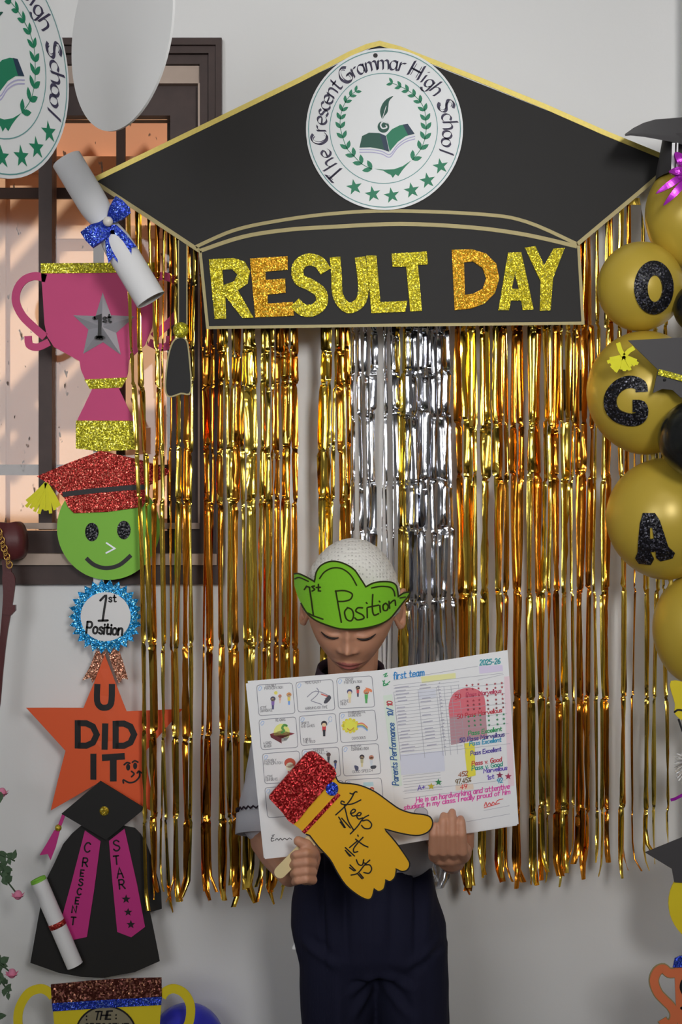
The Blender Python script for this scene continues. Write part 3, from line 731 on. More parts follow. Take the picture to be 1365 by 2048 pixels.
# blue rosette
f = flat(PY-.008)
t = thing('rosette_badge', 'sky blue glitter rosette badge reading 1st Position', 'badge', W(212, 1365, PY))
for q in ([(570, 480), (632, 486), (600, 575), (548, 672), (538, 640), (488, 655), (535, 570)], [(640, 488), (705, 468), (735, 560), (760, 650), (730, 643), (705, 672), (672, 585)]):
    plate('ribbon_tail', c4(q), f, -.002, 0, M['g_copper'], t)
pts = []
for i in range(52):
    a = 2*math.pi*i/52; r = 75 if i % 2 == 0 else 63; pts.append((212+r*math.cos(a), 1233+r*math.sin(a)*1.0))
plate('rosette', pts, f, .0005, .003, M['g_sky'], t)
plate('centre_disc', circ(212, 1233, 50, 49, 40), f, .003, .004, M['white_paper'], t)
ink('lettering', c4([spl([(598, 180), (632, 152), (622, 230), (612, 298)], n=4), [(588, 300), (642, 298)]]), 4.5, f, M['ink_black'], t, .0048)
ink('lettering', c4(text('st', 648, 188, 44)), 3, f, M['ink_black'], t, .0048)
ink('lettering', c4(fit('Position', 515, 372, 735, 386, 66, 1.4, .05)), 4.2, f, M['ink_black'], t, .0048)

# orange star
SYR = PY-.013
def f(x, y, h=0.0): return W(x, y, SYR)+Vector((0, -h-.012*max(0, 1-abs(x-212)/150), 0))
t = thing('paper_star', 'large orange paper star reading U DID IT', 'decoration', W(205, 1560, SYR))
plate('star', c4([(628, 500), (690, 665), (755, 835), (1085, 825), (860, 1080), (890, 1260), (920, 1440), (760, 1345), (600, 1250), (450, 1340), (303, 1425), (345, 1250), (392, 1070), (155, 818), (330, 816), (500, 815), (565, 660)]), f, -.002, 0, M['orange'], t, seg=40)
def wl_(lines, w, lab):
    o = ribbon('letter', [c4(q) for q in lines], w, f, 0, .0012, M['ink_black'], t); o['label'] = lab
Dg = lambda x0, x1, y0, y1: [(x0, y0), (x0+(x1-x0)*.45, y0), (x0+(x1-x0)*.8, y0+(y1-y0)*.14), (x1, (y0+y1)/2), (x0+(x1-x0)*.8, y1-(y1-y0)*.14), (x0+(x1-x0)*.45, y1), (x0, y1)]
wl_([spl([(584, 672), (582, 770), (600, 805), (627, 812), (655, 803), (668, 768), (670, 672)], n=3)], 12, 'black letter U')
wl_([[(466, 888), (466, 1055)], Dg(466, 580, 905, 1038)], 12, 'black letter D')
wl_([[(631, 905), (627, 1060)]], 12, 'black letter I')
wl_([[(692, 890), (692, 1055)], Dg(692, 800, 907, 1038)], 12, 'black letter D')
wl_([[(560, 1085), (560, 1238)]], 12, 'black letter I')
wl_([[(612, 1108), (745, 1100)], [(678, 1100), (678, 1248)]], 13, 'black letter T')
polys('drawn_eye', [c4(circ(765, 1165, 12, 20, 16)), c4(circ(806, 1158, 12, 20, 16))], f, M['ink_black'], t, .0013)
ink('drawn_smile', [c4(spl(q, n=4)) for q in ([(742, 1150), (758, 1138), (775, 1142)], [(790, 1136), (805, 1128), (822, 1136)], [(785, 1190), (800, 1205), (785, 1222)], [(738, 1258), (738, 1240), (770, 1256), (805, 1250), (832, 1220), (828, 1190), (818, 1200)], [(828, 1190), (845, 1200)])], 3.4, f, M['ink_black'], t, .0013)

# graduation gown
GYR = PY-.026; f = flat(GYR)
t = thing('paper_gown', 'black paper graduation gown and cap with pink stole reading CRESCENT STAR', 'decoration', W(200, 1952, GYR))
plate('gown', c5([(480, 272), (425, 320), (375, 380), (320, 500), (270, 600), (225, 830), (180, 1085), (350, 1145), (480, 1168), (610, 1175), (800, 1140), (948, 1075), (920, 930), (890, 785), (960, 765), (955, 660), (930, 560), (900, 460), (870, 380), (835, 320), (800, 285), (630, 250)]), f, -.003, 0, M['black_card'], t)
for q, lab in (([(505, 298), (598, 362), (560, 650), (517, 930), (430, 948), (345, 900), (430, 590)], 'hot pink stole band lettered CRESCENT'), ([(648, 360), (740, 288), (815, 620), (862, 870), (780, 932), (697, 900), (668, 600)], 'hot pink stole band lettered STAR with stars')):
    plate('stole', c5(q), f, 0, .002, M['hotpink'], t)['label'] = lab
lets = []
for ch, x, y, h_ in (('C', 500, 430, 70), ('R', 490, 515, 62), ('E', 478, 572, 46), ('S', 468, 628, 50), ('C', 458, 682, 48), ('E', 448, 736, 48), ('N', 428, 788, 50), ('T', 420, 860, 56)): lets += text(ch, x, y-h_*.08, h_*.8, 4, slant=.05)
ink('stole_lettering', [c5(q) for q in lets], 3, f, M['ink_black'], t, .0028)
lets = []
for ch, x, y, h_ in (('S', 678, 420, 62), ('T', 680, 500, 50), ('A', 698, 580, 60), ('R', 712, 645, 54)): lets += text(ch, x, y, h_, -6)
ink('stole_lettering', [c5(q) for q in lets], 3, f, M['ink_black'], t, .0028)
polys('stole_star', [c5(star_pts(750, 705, 28)), c5(star_pts(762, 782, 26)), c5(star_pts(778, 855, 28))], f, M['ink_black'], t, .0028)
fcap = flat(GYR-.016)
o = plate('cap_board', c5([(597, 5), (862, 168), (630, 355), (365, 200)]), fcap, -.002, .001, M['black_card'], t)
plate('cap_stay', c5([(570, 150), (650, 150), (650, 300), (570, 300)]), f, 0, .0145, M['black_card'], t)
bm = bmesh.new(); sphere_bm(bm, fcap(*c5([(620, 183)])[0], .002), (.0098, .004, .0098)); from_bm('button', bm, M['g_button'], o, True)
ribbon('tassel_cord', c5([(378, 208), (352, 275)]), 7, fcap, -.002, 0, M['hotpink'], t)
ball('tassel_bead', fcap(*c5([(346, 284)])[0], 0), .007, M['g_button'], t, 12, 8)
plate('tassel_tail', c5([(322, 298), (356, 300), (330, 400), (300, 476), (284, 440), (235, 446), (275, 380)]), fcap, -.002, 0, M['hotpink'], t)
def roll(name, label, a, b, r, Y, m_out, parent_at):
    t = thing(name, label, 'scroll', W(b[0], b[1], Y)); a, b = Vector(a), Vector(b); d = (b-a).normalized(); n_ = Vector((-d.y, d.x)); k = (D+Y)/F
    def rg(u, rr):
        p = a.lerp(b, u); c_ = W(p.x, p.y, Y)
        return [c_+Vector((n_.x*rr*math.cos(q)*k, -rr*k*math.sin(q), -n_.y*rr*math.cos(q)*k)) for q in [2*math.pi*i/20 for i in range(20)]]
    bm = bmesh.new(); loft_bm(bm, [rg(i/8, r) for i in range(9)], cap=False); from_bm('paper_roll', bm, M['white_paper'], t, True)
    bm = bmesh.new(); loft_bm(bm, [rg(0, r*.98), rg(-.035, r*.93), rg(-.02, r*.8), rg(.2, r*.75)], cap=False); from_bm('inner_roll', bm, M['green'], t, True)
    bm = bmesh.new(); loft_bm(bm, [rg(.48, r), rg(.483, r*1.06), rg(.537, r*1.06), rg(.54, r)], cap=False); from_bm('red_band', bm, M['g_red'], t, True)
    return t
roll('rolled_diploma', 'small white rolled diploma with a red band lying on the black gown', (78, 1763), (150, 1931), 16.5, GYR-.019, None, None)

# yellow cup at the bottom
KY = -.2; f = flat(KY)
t = thing('paper_cup', 'yellow paper trophy cup with brown glitter rim and grey disc', 'decoration', W(215, 2195, KY))
plate('cup', c5([(315, 1370), (958, 1328), (945, 1500), (900, 1640), (800, 1720), (720, 1760), (690, 1800), (700, 1850), (800, 1870), (800, 1900), (470, 1900), (470, 1870), (570, 1850), (580, 1800), (550, 1760), (440, 1710), (350, 1620), (325, 1500)]), f, -.003, 0, M['yellow'], t)
plate('rim', c5([(303, 1212), (520, 1190), (740, 1176), (960, 1170), (962, 1285), (650, 1300), (310, 1325)]), f, 0, .003, M['g_brown'], t)
plate('blue_band', c5([(310, 1322), (650, 1300), (962, 1283), (958, 1332), (640, 1348), (315, 1370)]), f, .0005, .0032, M['g_blue'], t)
for q in ([(315, 1290), (290, 1260), (240, 1240), (170, 1265), (120, 1340), (105, 1420), (120, 1500), (180, 1580), (260, 1640), (350, 1640)], [(960, 1290), (985, 1255), (1035, 1240), (1095, 1270), (1130, 1340), (1125, 1430), (1090, 1500), (1040, 1570), (980, 1620), (910, 1640)]):
    ribbon('handle', c5(spl(q, n=4)), 18, f, -.003, -.0005, M['yellow'], t)
dc = plate('name_disc', c5(circ(630, 1505, 178, 165, 40)), f, 0, .002, M['grey_disc'], t)
ink('disc_outline', [c5(circ(630, 1505, 178, 165, 40)+[(808, 1505)])], 3.5, f, M['ink_black'], dc, .0025)
ink('disc_lettering', [c5(q) for q in fit('THE', 560, 1420, 665, 1416, 48, 1.5, .25)+text(':', 515, 1425, 50)+text(':', 690, 1418, 50)], 3, f, M['ink_black'], dc, .0026)
ink('disc_lettering', [c5(q) for q in fit('CRESCENT', 500, 1510, 770, 1510, 66, 1.5, .1)], 3, f, M['ink_black'], dc, .0026)
plate('support_leg', [(205, 2100), (225, 2100), (225, 2215), (205, 2215)], flat(KY+.006), -.006, 0, M['white_paper'], t)
bm = bmesh.new(); p = W(215, 2215, KY+.009); box_bm(bm, p.x-.05, p.x+.05, KY-.04, KY+.05, 0, .02); box_bm(bm, p.x-.008, p.x+.008, KY+.003, KY+.018, .02, p.z+.1); from_bm('stand', bm, M['white_paper'], t)

def balloon(name, label, px, py, rx, ry, Y, m, group='gold balloons', knot=(0, 1), dz=.92):
    k = (D+Y)/F; c = W(px, py, Y); t = thing(name, label, 'balloon', c, group)
    bm = bmesh.new(); sphere_bm(bm, c, (rx*k, rx*k*dz, ry*k), None, 40, 28)
    kd = Vector((knot[0], 0, -knot[1])).normalized()
    for v in bm.verts:                      # pear shape: drawn out towards the knot
        q = v.co-c; s = max(0, q.normalized().dot(kd))
        v.co = c+q*(1+.05*s**6)-kd.cross(Vector((0, 1, 0)))*0
    from_bm('skin', bm, m, t, True)
    e = c+Vector((kd.x*rx*k, 0, kd.z*ry*k))*1.045
    tube('knot', [e-kd*.004, e+kd*.006, e+kd*.016], [.006, .0035, .009], m, t)
    return t, c, (rx*k, rx*k*dz, ry*k)
bt, bc, br_ = balloon('blue_balloon', 'blue balloon behind the handle of the yellow paper cup', 375, 2082, 74, 74, -.095, M['blueballoon'], None)
tube('string', [bc-Vector((0, 0, br_[2]*1.05)), (bc.x, bc.y, 0)], .001, M['string'], bt, 5)

# ------------------------------------------------------------ balloon column on the right
BY = -.24
st = thing('hanging_strip', 'narrow white paper strip carrying the balloons at the right edge', 'strip', W(1395, 2200, BY+.10))
p = W(1395, 0, BY+.13)
bm = bmesh.new(); box_bm(bm, p.x-.012, p.x+.012, BY+.128, BY+.130, 0.0, 3.0); from_bm('strip_band', bm, M['white_paper'], st)
plate('backing_card', [(1275, 366), (1310, 360), (1400, 420), (1400, 560), (1330, 560), (1300, 510)], flat(BY+.12), -.001, 0, M['white_paper'], st)
balloon('gold_balloon', 'gold balloon under the curled cap with the magenta bow', 1380, 428, 88, 106, BY, M['balloon'])
tO, cO, rO = balloon('gold_balloon', 'gold balloon carrying the black glitter letter O', 1281, 573, 85, 89, BY-.012, M['balloon'], knot=(1, .2))
tG, cG, rG = balloon('gold_balloon', 'gold balloon carrying the black glitter letter G', 1289, 783, 114, 121, BY, M['balloon'], knot=(.15, 1))
tA, cA, rA = balloon('gold_balloon', 'gold balloon carrying the black glitter letter A', 1330, 1035, 116, 119, BY, M['balloon'], knot=(.1, 1))
balloon('gold_balloon', 'lowest gold balloon, plain, at the right edge', 1392, 1256, 85, 108, BY, M['balloon'])
balloon('black_balloon', 'small black balloon beside the letter O balloon', 1402, 615, 54, 52, BY-.06, M['blackballoon'], 'black balloons')
balloon('black_balloon', 'black balloon between the G and A balloons', 1404, 876, 86, 80, BY-.13, M['blackballoon'], 'black balloons')
c8 = cv(4.267, 1140, 220); c9 = cv(3.793, 1140, 640); c10 = cv(4.195, 1140, 1560)
mo = ellip(cO, rO)
o = plate('letter', [c8(circ(715, 1515, 163, 222, 40)), c8(circ(726, 1525, 62, 112, 28))], mo, -.002, .0035, M['g_black'], tO, seg=14); o['label'] = 'black glitter letter O'
mo = ellip(cG, rG)
bm = bmesh.new(); ribbon_bm(bm, c9(spl([(548, 545), (540, 500), (490, 474), (430, 475), (365, 510), (318, 580), (318, 660), (365, 722), (450, 752), (520, 745), (550, 705), (540, 655), (480, 650)], n=4)), 24, mo, -.002, .0035)
o = from_bm('letter', bm, M['g_black'], tG); o['label'] = 'black glitter letter G'
mo = ellip(cA, rA)
o = plate('letter', [c9([(560, 1465), (650, 1465), (685, 1520), (715, 1610), (750, 1720), (797, 1762), (780, 1800), (690, 1822), (658, 1795), (655, 1750), (612, 1752), (642, 1808), (620, 1848), (530, 1840), (503, 1800), (522, 1755), (528, 1650), (538, 1545)]), c9([(612, 1572), (630, 1575), (642, 1655), (612, 1660)])], mo, -.002, .0035, M['g_black'], tA, seg=14); o['label'] = 'black glitter letter A'

# small black cap stuck on the G balloon
CQ = BY-.135; f = flat(CQ)
t = thing('mortarboard_cutout', 'black paper graduation cap with gold band on the G balloon', 'decoration', W(1380, 790, CQ))
plate('board', [(1257, 681), (1365, 675), (1440, 690), (1520, 720), (1440, 765), (1365, 757), (1317, 740)], f, -.001, .001, M['grey_card'], t)
plate('crown', [(1316, 742), (1420, 765), (1470, 750), (1478, 790), (1440, 805), (1362, 795), (1346, 780), (1325, 778), (1307, 786)], flat(CQ+.003), -.002, .0015, M['grey_card'], t)
ribbon('band', [(1317, 744), (1340, 750), (1365, 757), (1420, 768), (1470, 756)], 12, f, .001, .0025, M['g_lime'], t)
rnd = random.Random(9)
for i in range(15):
    a = math.radians(20+i*10.5+rnd.uniform(-4, 4)); ln = rnd.uniform(26, 36)
    ribbon('tassel_strip', [(1248, 712), (1248+ln*.5*math.cos(a), 712+ln*.5*math.sin(a)), (1246+ln*math.cos(a), 712+ln*math.sin(a))], 7, flat(BY-.128), .001*(i % 4), .001*(i % 4)+.0006, M['yellow_tissue'], t)
for q in ([(1247, 712), (1240, 700), (1236, 686)], [(1249, 712), (1258, 702), (1268, 696)]): ribbon('tassel_cord', q, 9, flat(BY-.13), .004, .0048, M['yellow_tissue'], t)
tube('pin', [W(1330, 760, CQ), W(1345, 765, BY)], .003, M['black_card'], t)

# curled mortarboard on top, with bow
CQ = BY-.03; f = flat(CQ)
t = thing('mortarboard_cutout', 'curled dark grey paper mortarboard above the top balloon', 'decoration', W(1380, 350, CQ))
bm = bmesh.new(); rows = []
lo = [(1252, 272), (1262, 271), (1290, 274), (1318, 279), (1345, 284), (1375, 292), (1420, 300), (1480, 296)]
up = [(1250, 271), (1268, 258), (1288, 248), (1312, 241), (1340, 239), (1375, 236), (1420, 244), (1484, 290)]
for i in range(5):
    u = i/4; rows.append([W(a[0]*(1-u)+b_[0]*u, a[1]*(1-u)+b_[1]*u, CQ-.06*(1-u)+.06*u) for a, b_ in zip(lo, up)])
V = [p for r in rows for p in r]+[p+Vector((0, .001, .0025)) for r in rows for p in r]; n = len(lo); N = 5*n; Fc = []
for r in range(4):
    for c_ in range(n-1):
        q = [r*n+c_, r*n+c_+1, (r+1)*n+c_+1, (r+1)*n+c_]; Fc += [tuple(q), tuple(N+v for v in reversed(q))]
Fc += [(i, i+1, N+i+1, N+i) for i in range(n-1)]
from_data('board', V, Fc, M['grey_card'], t, True)
k = (D+CQ)/F; c_ = W(1392, 300, CQ); rings = []
for y, r in ((278, 66), (310, 72), (335, 77), (360, 80)):
    p = W(1392, y, CQ+.02); rings.append([p+Vector((r*k*math.cos(a), .9*r*k*math.sin(a), -.008*math.sin(a)*(y > 300))) for a in [2*math.pi*i/28 for i in range(28)]])
bm = bmesh.new(); loft_bm(bm, rings, cap=False); from_bm('crown', bm, M['grey_card'], t, True)
for x in (1348, 1356): ribbon('white_stripe', [(x, 286), (x-2, 350)], 3 if x > 1350 else 6, flat(CQ-.065), 0, .001, M['white_paper'], t)
t = thing('ribbon_bow', 'shiny magenta ribbon bow on the top gold balloon', 'bow', W(1372, 360, BY-.13))
rnd = random.Random(2)
for i, (x0, y0, x1, y1, w) in enumerate([(1378, 345, 1312, 388, 13), (1380, 352, 1327, 412, 13), (1376, 345, 1338, 344, 16), (1372, 338, 1350, 305, 18), (1390, 340, 1420, 300, 18), (1390, 345, 1440, 350, 16), (1385, 352, 1420, 400, 14), (1368, 350, 1352, 362, 20)]):
    dx, dy = x1-x0, y1-y0; ll = math.hypot(dx, dy); nx, ny = -dy/ll, dx/ll
    plate('ribbon_loop', spl([(x0, y0), (x0+dx*.35+nx*w*.5, y0+dy*.35+ny*w*.5), (x0+dx*.7+nx*w*.45, y0+dy*.7+ny*w*.45), (x1, y1), (x0+dx*.7-nx*w*.45, y0+dy*.7-ny*w*.45), (x0+dx*.35-nx*w*.5, y0+dy*.35-ny*w*.5)], True, 3), flat(BY-.112-.004*(i % 3)), 0, .001, M['purple'], t, seg=8, bulge=puff((x0+x1)/2, (y0+y1)/2, ll*.55, .012))
tube('tie', [W(1380, 348, BY-.13), W(1380, 350, BY-.05)], .005, M['purple'], t)

# lower pieces at the right edge
t = thing('smiley_cutout', 'round yellow paper face under a dark cap at the right edge', 'decoration', W(1425, 1890, BY-.08)); f = flat(BY-.08)
plate('face', circ(1428, 1806, 90, 88, 48), f, -.003, 0, M['yellow'], t)
o = plate('cap', [(1290, 1704), (1320, 1692), (1364, 1674), (1430, 1655), (1560, 1700), (1510, 1735), (1510, 1764), (1420, 1768), (1349, 1764), (1344, 1737)], f, .001, .003, M['grey_card'], t); o['label'] = 'dark grey paper graduation cap'
tube('tape_tab', [W(1400, 1800, BY-.077), W(1400, 1800, BY+.129)], .004, M['white_paper'], t)
t = thing('paper_bell', 'yellow paper cut-out with black outline under the lowest gold balloon', 'decoration', W(1400, 1440, BY-.05)); f = flat(BY-.05)
q = spl([(1343, 1362), (1400, 1370), (1460, 1362), (1448, 1420), (1420, 1450), (1385, 1448), (1364, 1440), (1350, 1426), (1351, 1408)], True, 4)
plate('cutout', q, f, -.002, 0, M['yellow'], t)
ink('outline', [spl([(1350, 1424), (1356, 1420), (1366, 1421), (1380, 1428)], n=4)], 4, f, M['ink_black'], t, .0008)
tube('tape_tab', [W(1400, 1410, BY-.048), W(1400, 1410, BY+.129)], .004, M['white_paper'], t)
ribbon('cord', [(1358, 1438), (1366, 1462), (1378, 1480)], 4, f, -.001, 0, M['ink_black'], t)
t = thing('tinsel_pompom', 'silver white tinsel pompom at the right edge', 'pompom', W(1388, 1530, BY-.04))
bm = bmesh.new(); rnd = random.Random(5); c_ = W(1388, 1530, BY-.04)
for i in range(420):
    d = Vector((rnd.gauss(0, 1), rnd.gauss(0, 1), rnd.gauss(0, 1))).normalized(); s = Vector((rnd.gauss(0, 1), rnd.gauss(0, 1), rnd.gauss(0, 1))).cross(d).normalized()*.0016
    e = d*rnd.uniform(.028, .042); dr_ = Vector((0, 0, -.006))
    a = [bm.verts.new(c_+v) for v in (s*.6, -s*.6, e*.6-s, e*.6+s)]; bm.faces.new(a)
    b_ = [bm.verts.new(c_+v) for v in (e+dr_+s*.6, e+dr_-s*.6)]; bm.faces.new([a[3], a[2], b_[1], b_[0]])
o = from_bm('tinsel', bm, M['tinsel'], t, recalc=False); o['kind'] = 'stuff'
ribbon('purple_ribbon', [(1396, 1575), (1366, 1590), (1350, 1598), (1342, 1600)], 6, flat(BY-.06), 0, .0008, M['purple'], t)
tube('hanger', [c_, W(1395, 1530, BY+.129)], .002, M['string'], t)

OY2 = -.42; f = flat(OY2)
t = thing('paper_cup', 'orange paper trophy cup with blue glitter rim at the lower right', 'decoration', W(1450, 2180, OY2))
plate('cup', [(1350, 1936), (1372, 1936), (1560, 1936), (1556, 2020), (1530, 2090), (1480, 2140), (1475, 2190), (1400, 2190), (1395, 2140), (1365, 2090), (1354, 2030), (1352, 1985)], f, -.003, 0, M['orange_lit'], t)
plate('rim', [(1346, 1934), (1350, 1916), (1360, 1911), (1560, 1911), (1566, 1935)], f, 0, .003, M['g_blue'], t)
hq = c10(spl([(885, 1620), (835, 1620), (790, 1585), (745, 1600), (715, 1650), (712, 1710), (745, 1790), (800, 1850), (850, 1900), (882, 1960), (875, 2020), (840, 2050), (800, 2040), (778, 2010)], n=4))
ribbon('handle_edge', hq, 21, f, -.003, -.001, M['gold_edge'], t)
ribbon('handle', hq, 17, f, -.001, .0005, M['orange_lit'], t)
ink('lettering', [spl([(1384, 1965), (1368, 1960), (1363, 1975), (1370, 1990), (1384, 1998), (1380, 2015), (1364, 2016)], n=4)], 6, f, M['ink_black'], t, .0008)
p = W(1440, 2190, OY2); bm = bmesh.new(); box_bm(bm, p.x-.008, p.x+.008, OY2+.003, OY2+.015, 0, p.z+.1); box_bm(bm, p.x-.05, p.x+.05, OY2-.04, OY2+.06, 0, .012); from_bm('stand', bm, M['white_paper'], t)

# ------------------------------------------------------------ bag and flowers at the left edge
HY = -.09; f = flat(HY)
t = thing('handbag', 'dark maroon leather bag hanging at the left edge by the window sill', 'bag', W(-60, 1150, HY))
bg = spl([(-150, 1050), (-60, 1040), (10, 1046), (34, 1044), (46, 1064), (48, 1096), (44, 1112), (30, 1120), (0, 1118), (-80, 1122), (-150, 1118)], True, 5)
plate('body', bg, f, -.04, 0, M['maroon'], t, seg=18, bulge=lambda x, y: .016*max(0, 1-((y-1084)/42)**2)+.004*math.sin(x/9), smooth=True)
for i in range(9):
    p = W(-2+i*2.6, 1064+i*8.2, HY-.024); bm = bmesh.new()
    tube_bm(bm, [p+Vector((.006*math.cos(a)*(.6 if i % 2 else 1), .003*math.sin(a) if i % 2 else 0, .007*math.sin(a))) for a in [2*math.pi*q/10 for q in range(11)]], .0013, 5, False); from_bm('chain_link', bm, M['chain'], t, True)
plate('strap', spl([(5, 1148), (22, 1144), (30, 1160), (26, 1200), (14, 1270), (6, 1340), (-2, 1420), (-14, 1420), (-6, 1330), (2, 1250), (6, 1190)], True, 4), f, -.006, 0, M['maroon'], t, smooth=False)
plate('strap_keeper', [(6, 1210), (31, 1210), (31, 1221), (22, 1231), (6, 1228)], f, -.008, .004, M['maroon'], t)
plate('strap_tab', [(2, 1110), (22, 1112), (22, 1150), (6, 1152)], f, -.008, -.001, M['maroon'], t)
tube('hook', [W(-60, 1060, HY+.03), W(-60, 1050, -.02)], .006, M['chain'], t)

def leaf_shape(bm, base, d, nrm, L, w):
    s = d.cross(nrm).normalized(); pts = []
    for t_, v in ((0, 0), (.3, 1), (.6, .9), (1, 0), (.6, -.9), (.3, -1)): pts.append(base+d*L*t_+s*w*v+nrm*(-.15*L*abs(v)+.1*L*math.sin(t_*3)))
    mid = [base+d*L*.3, base+d*L*.6]
    v = [bm.verts.new(p) for p in pts]; m_ = [bm.verts.new(p) for p in mid]
    for q in ((v[0], v[1], m_[0]), (v[1], v[2], m_[1], m_[0]), (v[2], v[3], m_[1]), (v[3], v[4], m_[1]), (v[4], v[5], m_[0], m_[1]), (v[5], v[0], m_[0])): bm.faces.new(q)
LY = -.16
t = thing('artificial_rose_garland', 'garland of small pink fabric roses with grey green leaves at the left edge', 'garland', W(-60, 2200, LY))
rnd = random.Random(31)
main = spl([(-40, 1180), (-30, 1400), (-48, 1600), (-30, 1760), (-42, 1900), (-30, 2010), (-40, 2210)], n=6)
tube('vine', [W(x, y, LY) for x, y in main], .003, M['leaf'], t, 6)
tube('wall_tack', [W(-40, 1180, LY), W(-40, 1180, 0)], .002, M['chain'], t, 6)
for y0, tips in ((1560, [(4, 1585, 1)]), (1700, [(30, 1722, 0), (36, 1790, 1), (14, 1765, 0), (20, 1748, 0)]), (1900, [(24, 1947, 1), (10, 1968, 0), (18, 1985, 0), (8, 1930, 0)]), (2010, [(0, 2040, 0)])):
    for x, y, bud in tips:
        a, b_ = W(-36, y0, LY), W(x, y, LY-.03); md = (a+b_)/2+Vector((0, -.02, .012))
        tube('stem', [a, md, b_], .0016, M['leaf'], t, 5)
        if bud:
            bm = bmesh.new(); sphere_bm(bm, b_, (.0085, .0085, .0095), None, 10, 8)
            for i in range(7):
                an = i*2.4; dd = Vector((math.cos(an), math.sin(an)*.8-.4, .5)).normalized(); leaf_shape(bm, b_-Vector((0, 0, .006)), dd, Vector((-dd.x, -dd.y, .6)).normalized(), .017, .007)
            from_bm('rosebud', bm, M['rose'], t, True, False)
        for i in range(7 if not bud else 5):
            u = rnd.uniform(.35, 1); p = a.lerp(b_, u)+Vector((0, -.01, .004)); an = rnd.uniform(-1.8, 1.4)
            dd = Vector((math.cos(an), rnd.uniform(-.5, .1), math.sin(an))).normalized(); bm = bmesh.new()
            leaf_shape(bm, p, dd, Vector((.1, -1, .2)).normalized(), rnd.uniform(.012, .024), rnd.uniform(.004, .008)); from_bm('leaf', bm, M['leaf'], t, False, False)

# ------------------------------------------------------------ the boy
def skin_mat():
    m, n, l, b = new_mat('skin')
    t = noise_tex(n, l, 25, 4); c1, c2 = A(168, 120, 95), A(184, 135, 110)
    l.new(mix_rgb(n, l, t.outputs['Fac'], c1, c2), b.inputs['Base Color'])
    b.inputs['Roughness'].default_value = .5; b.inputs['Subsurface Weight'].default_value = .12
    b.inputs['Subsurface Radius'].default_value = (.012, .005, .003); b.inputs['Subsurface Scale'].default_value = .5
    return m
def knit_mat():
    m, n, l, b = new_mat('white_knit')
    v = n.new('ShaderNodeTexVoronoi'); v.inputs['Scale'].default_value = 165; v.inputs['Randomness'].default_value = .25
    l.new(ocoord(n, l), v.inputs['Vector'])
    r = n.new('ShaderNodeValToRGB'); l.new(v.outputs['Distance'], r.inputs[0]); e = r.color_ramp.elements
    e[0].position = .12; e[0].color = A(158, 154, 150); e[1].position = .34; e[1].color = A(204, 201, 196)
    l.new(r.outputs[0], b.inputs['Base Color']); b.inputs['Roughness'].default_value = .9
    bump(n, l, b, v.outputs['Distance'], .6, .002)
    return m
def cloth_mat(name, c, scale=900, var=.12):
    m, n, l, b = new_mat(name)
    w = n.new('ShaderNodeTexWave'); w.inputs['Scale'].default_value = scale/6; w.inputs['Distortion'].default_value = 1.5; l.new(ocoord(n, l), w.inputs['Vector'])
    t = noise_tex(n, l, 14, 4); col = A(*c); dk = tuple(v*(1-var) for v in col[:3])+(1,)
    l.new(mix_rgb(n, l, t.outputs['Fac'], dk, col), b.inputs['Base Color']); b.inputs['Roughness'].default_value = .85
    b.inputs['Specular IOR Level'].default_value = .2
    bump(n, l, b, w.outputs['Fac'], .15, .0005)
    return m
M['skin'] = skin_mat(); M['lips'] = mat('lips', (150, 88, 82), .42); M['lash'] = mat('eyelash', (34, 24, 22), .6)
M['knit'] = knit_mat(); M['shirt'] = cloth_mat('shirt_cloth', (178, 178, 186)); M['trouser'] = cloth_mat('navy_twill', (26, 27, 46))
M['collar'] = cloth_mat('dark_plum_collar', (46, 36, 46)); M['hair'] = mat('dark_hair', (30, 24, 22), .6, .3, 200); M['shoe'] = mat('black_shoe', (24, 24, 25), .35)

def remesh(bm, voxel, it, fac=.5):
    me = bpy.data.meshes.new('tmp'); bmesh.ops.recalc_face_normals(bm, faces=bm.faces); bm.to_mesh(me); bm.free()
    o = bpy.data.objects.new('tmp', me); COL.objects.link(o)
    r = o.modifiers.new('r', 'REMESH'); r.mode = 'VOXEL'; r.voxel_size = voxel
    if it:
        s = o.modifiers.new('s', 'SMOOTH'); s.factor = fac; s.iterations = it
    dg = bpy.context.evaluated_depsgraph_get(); dg.update()
    out = bpy.data.meshes.new_from_object(o.evaluated_get(dg)); bpy.data.objects.remove(o)
    return out
def cone(bm, p, r, q, s, n=18):
    p, q = Vector(p), Vector(q); d = q-p
    sphere_bm(bm, p, (r, r, r), None, n, 12); sphere_bm(bm, q, (s, s, s), None, n, 12)
    if d.length > 1e-5:
        a = d.orthogonal().normalized(); b = d.normalized().cross(a)
        loft_bm(bm, [[c+(a*math.cos(2*math.pi*k/n)+b*math.sin(2*math.pi*k/n))*rr for k in range(n)] for c, rr in ((p, r), (q, s))])
def chain(bm, pts, rs):
    for i in range(len(pts)-1): cone(bm, pts[i], rs[i], pts[i+1], rs[i+1], 14)

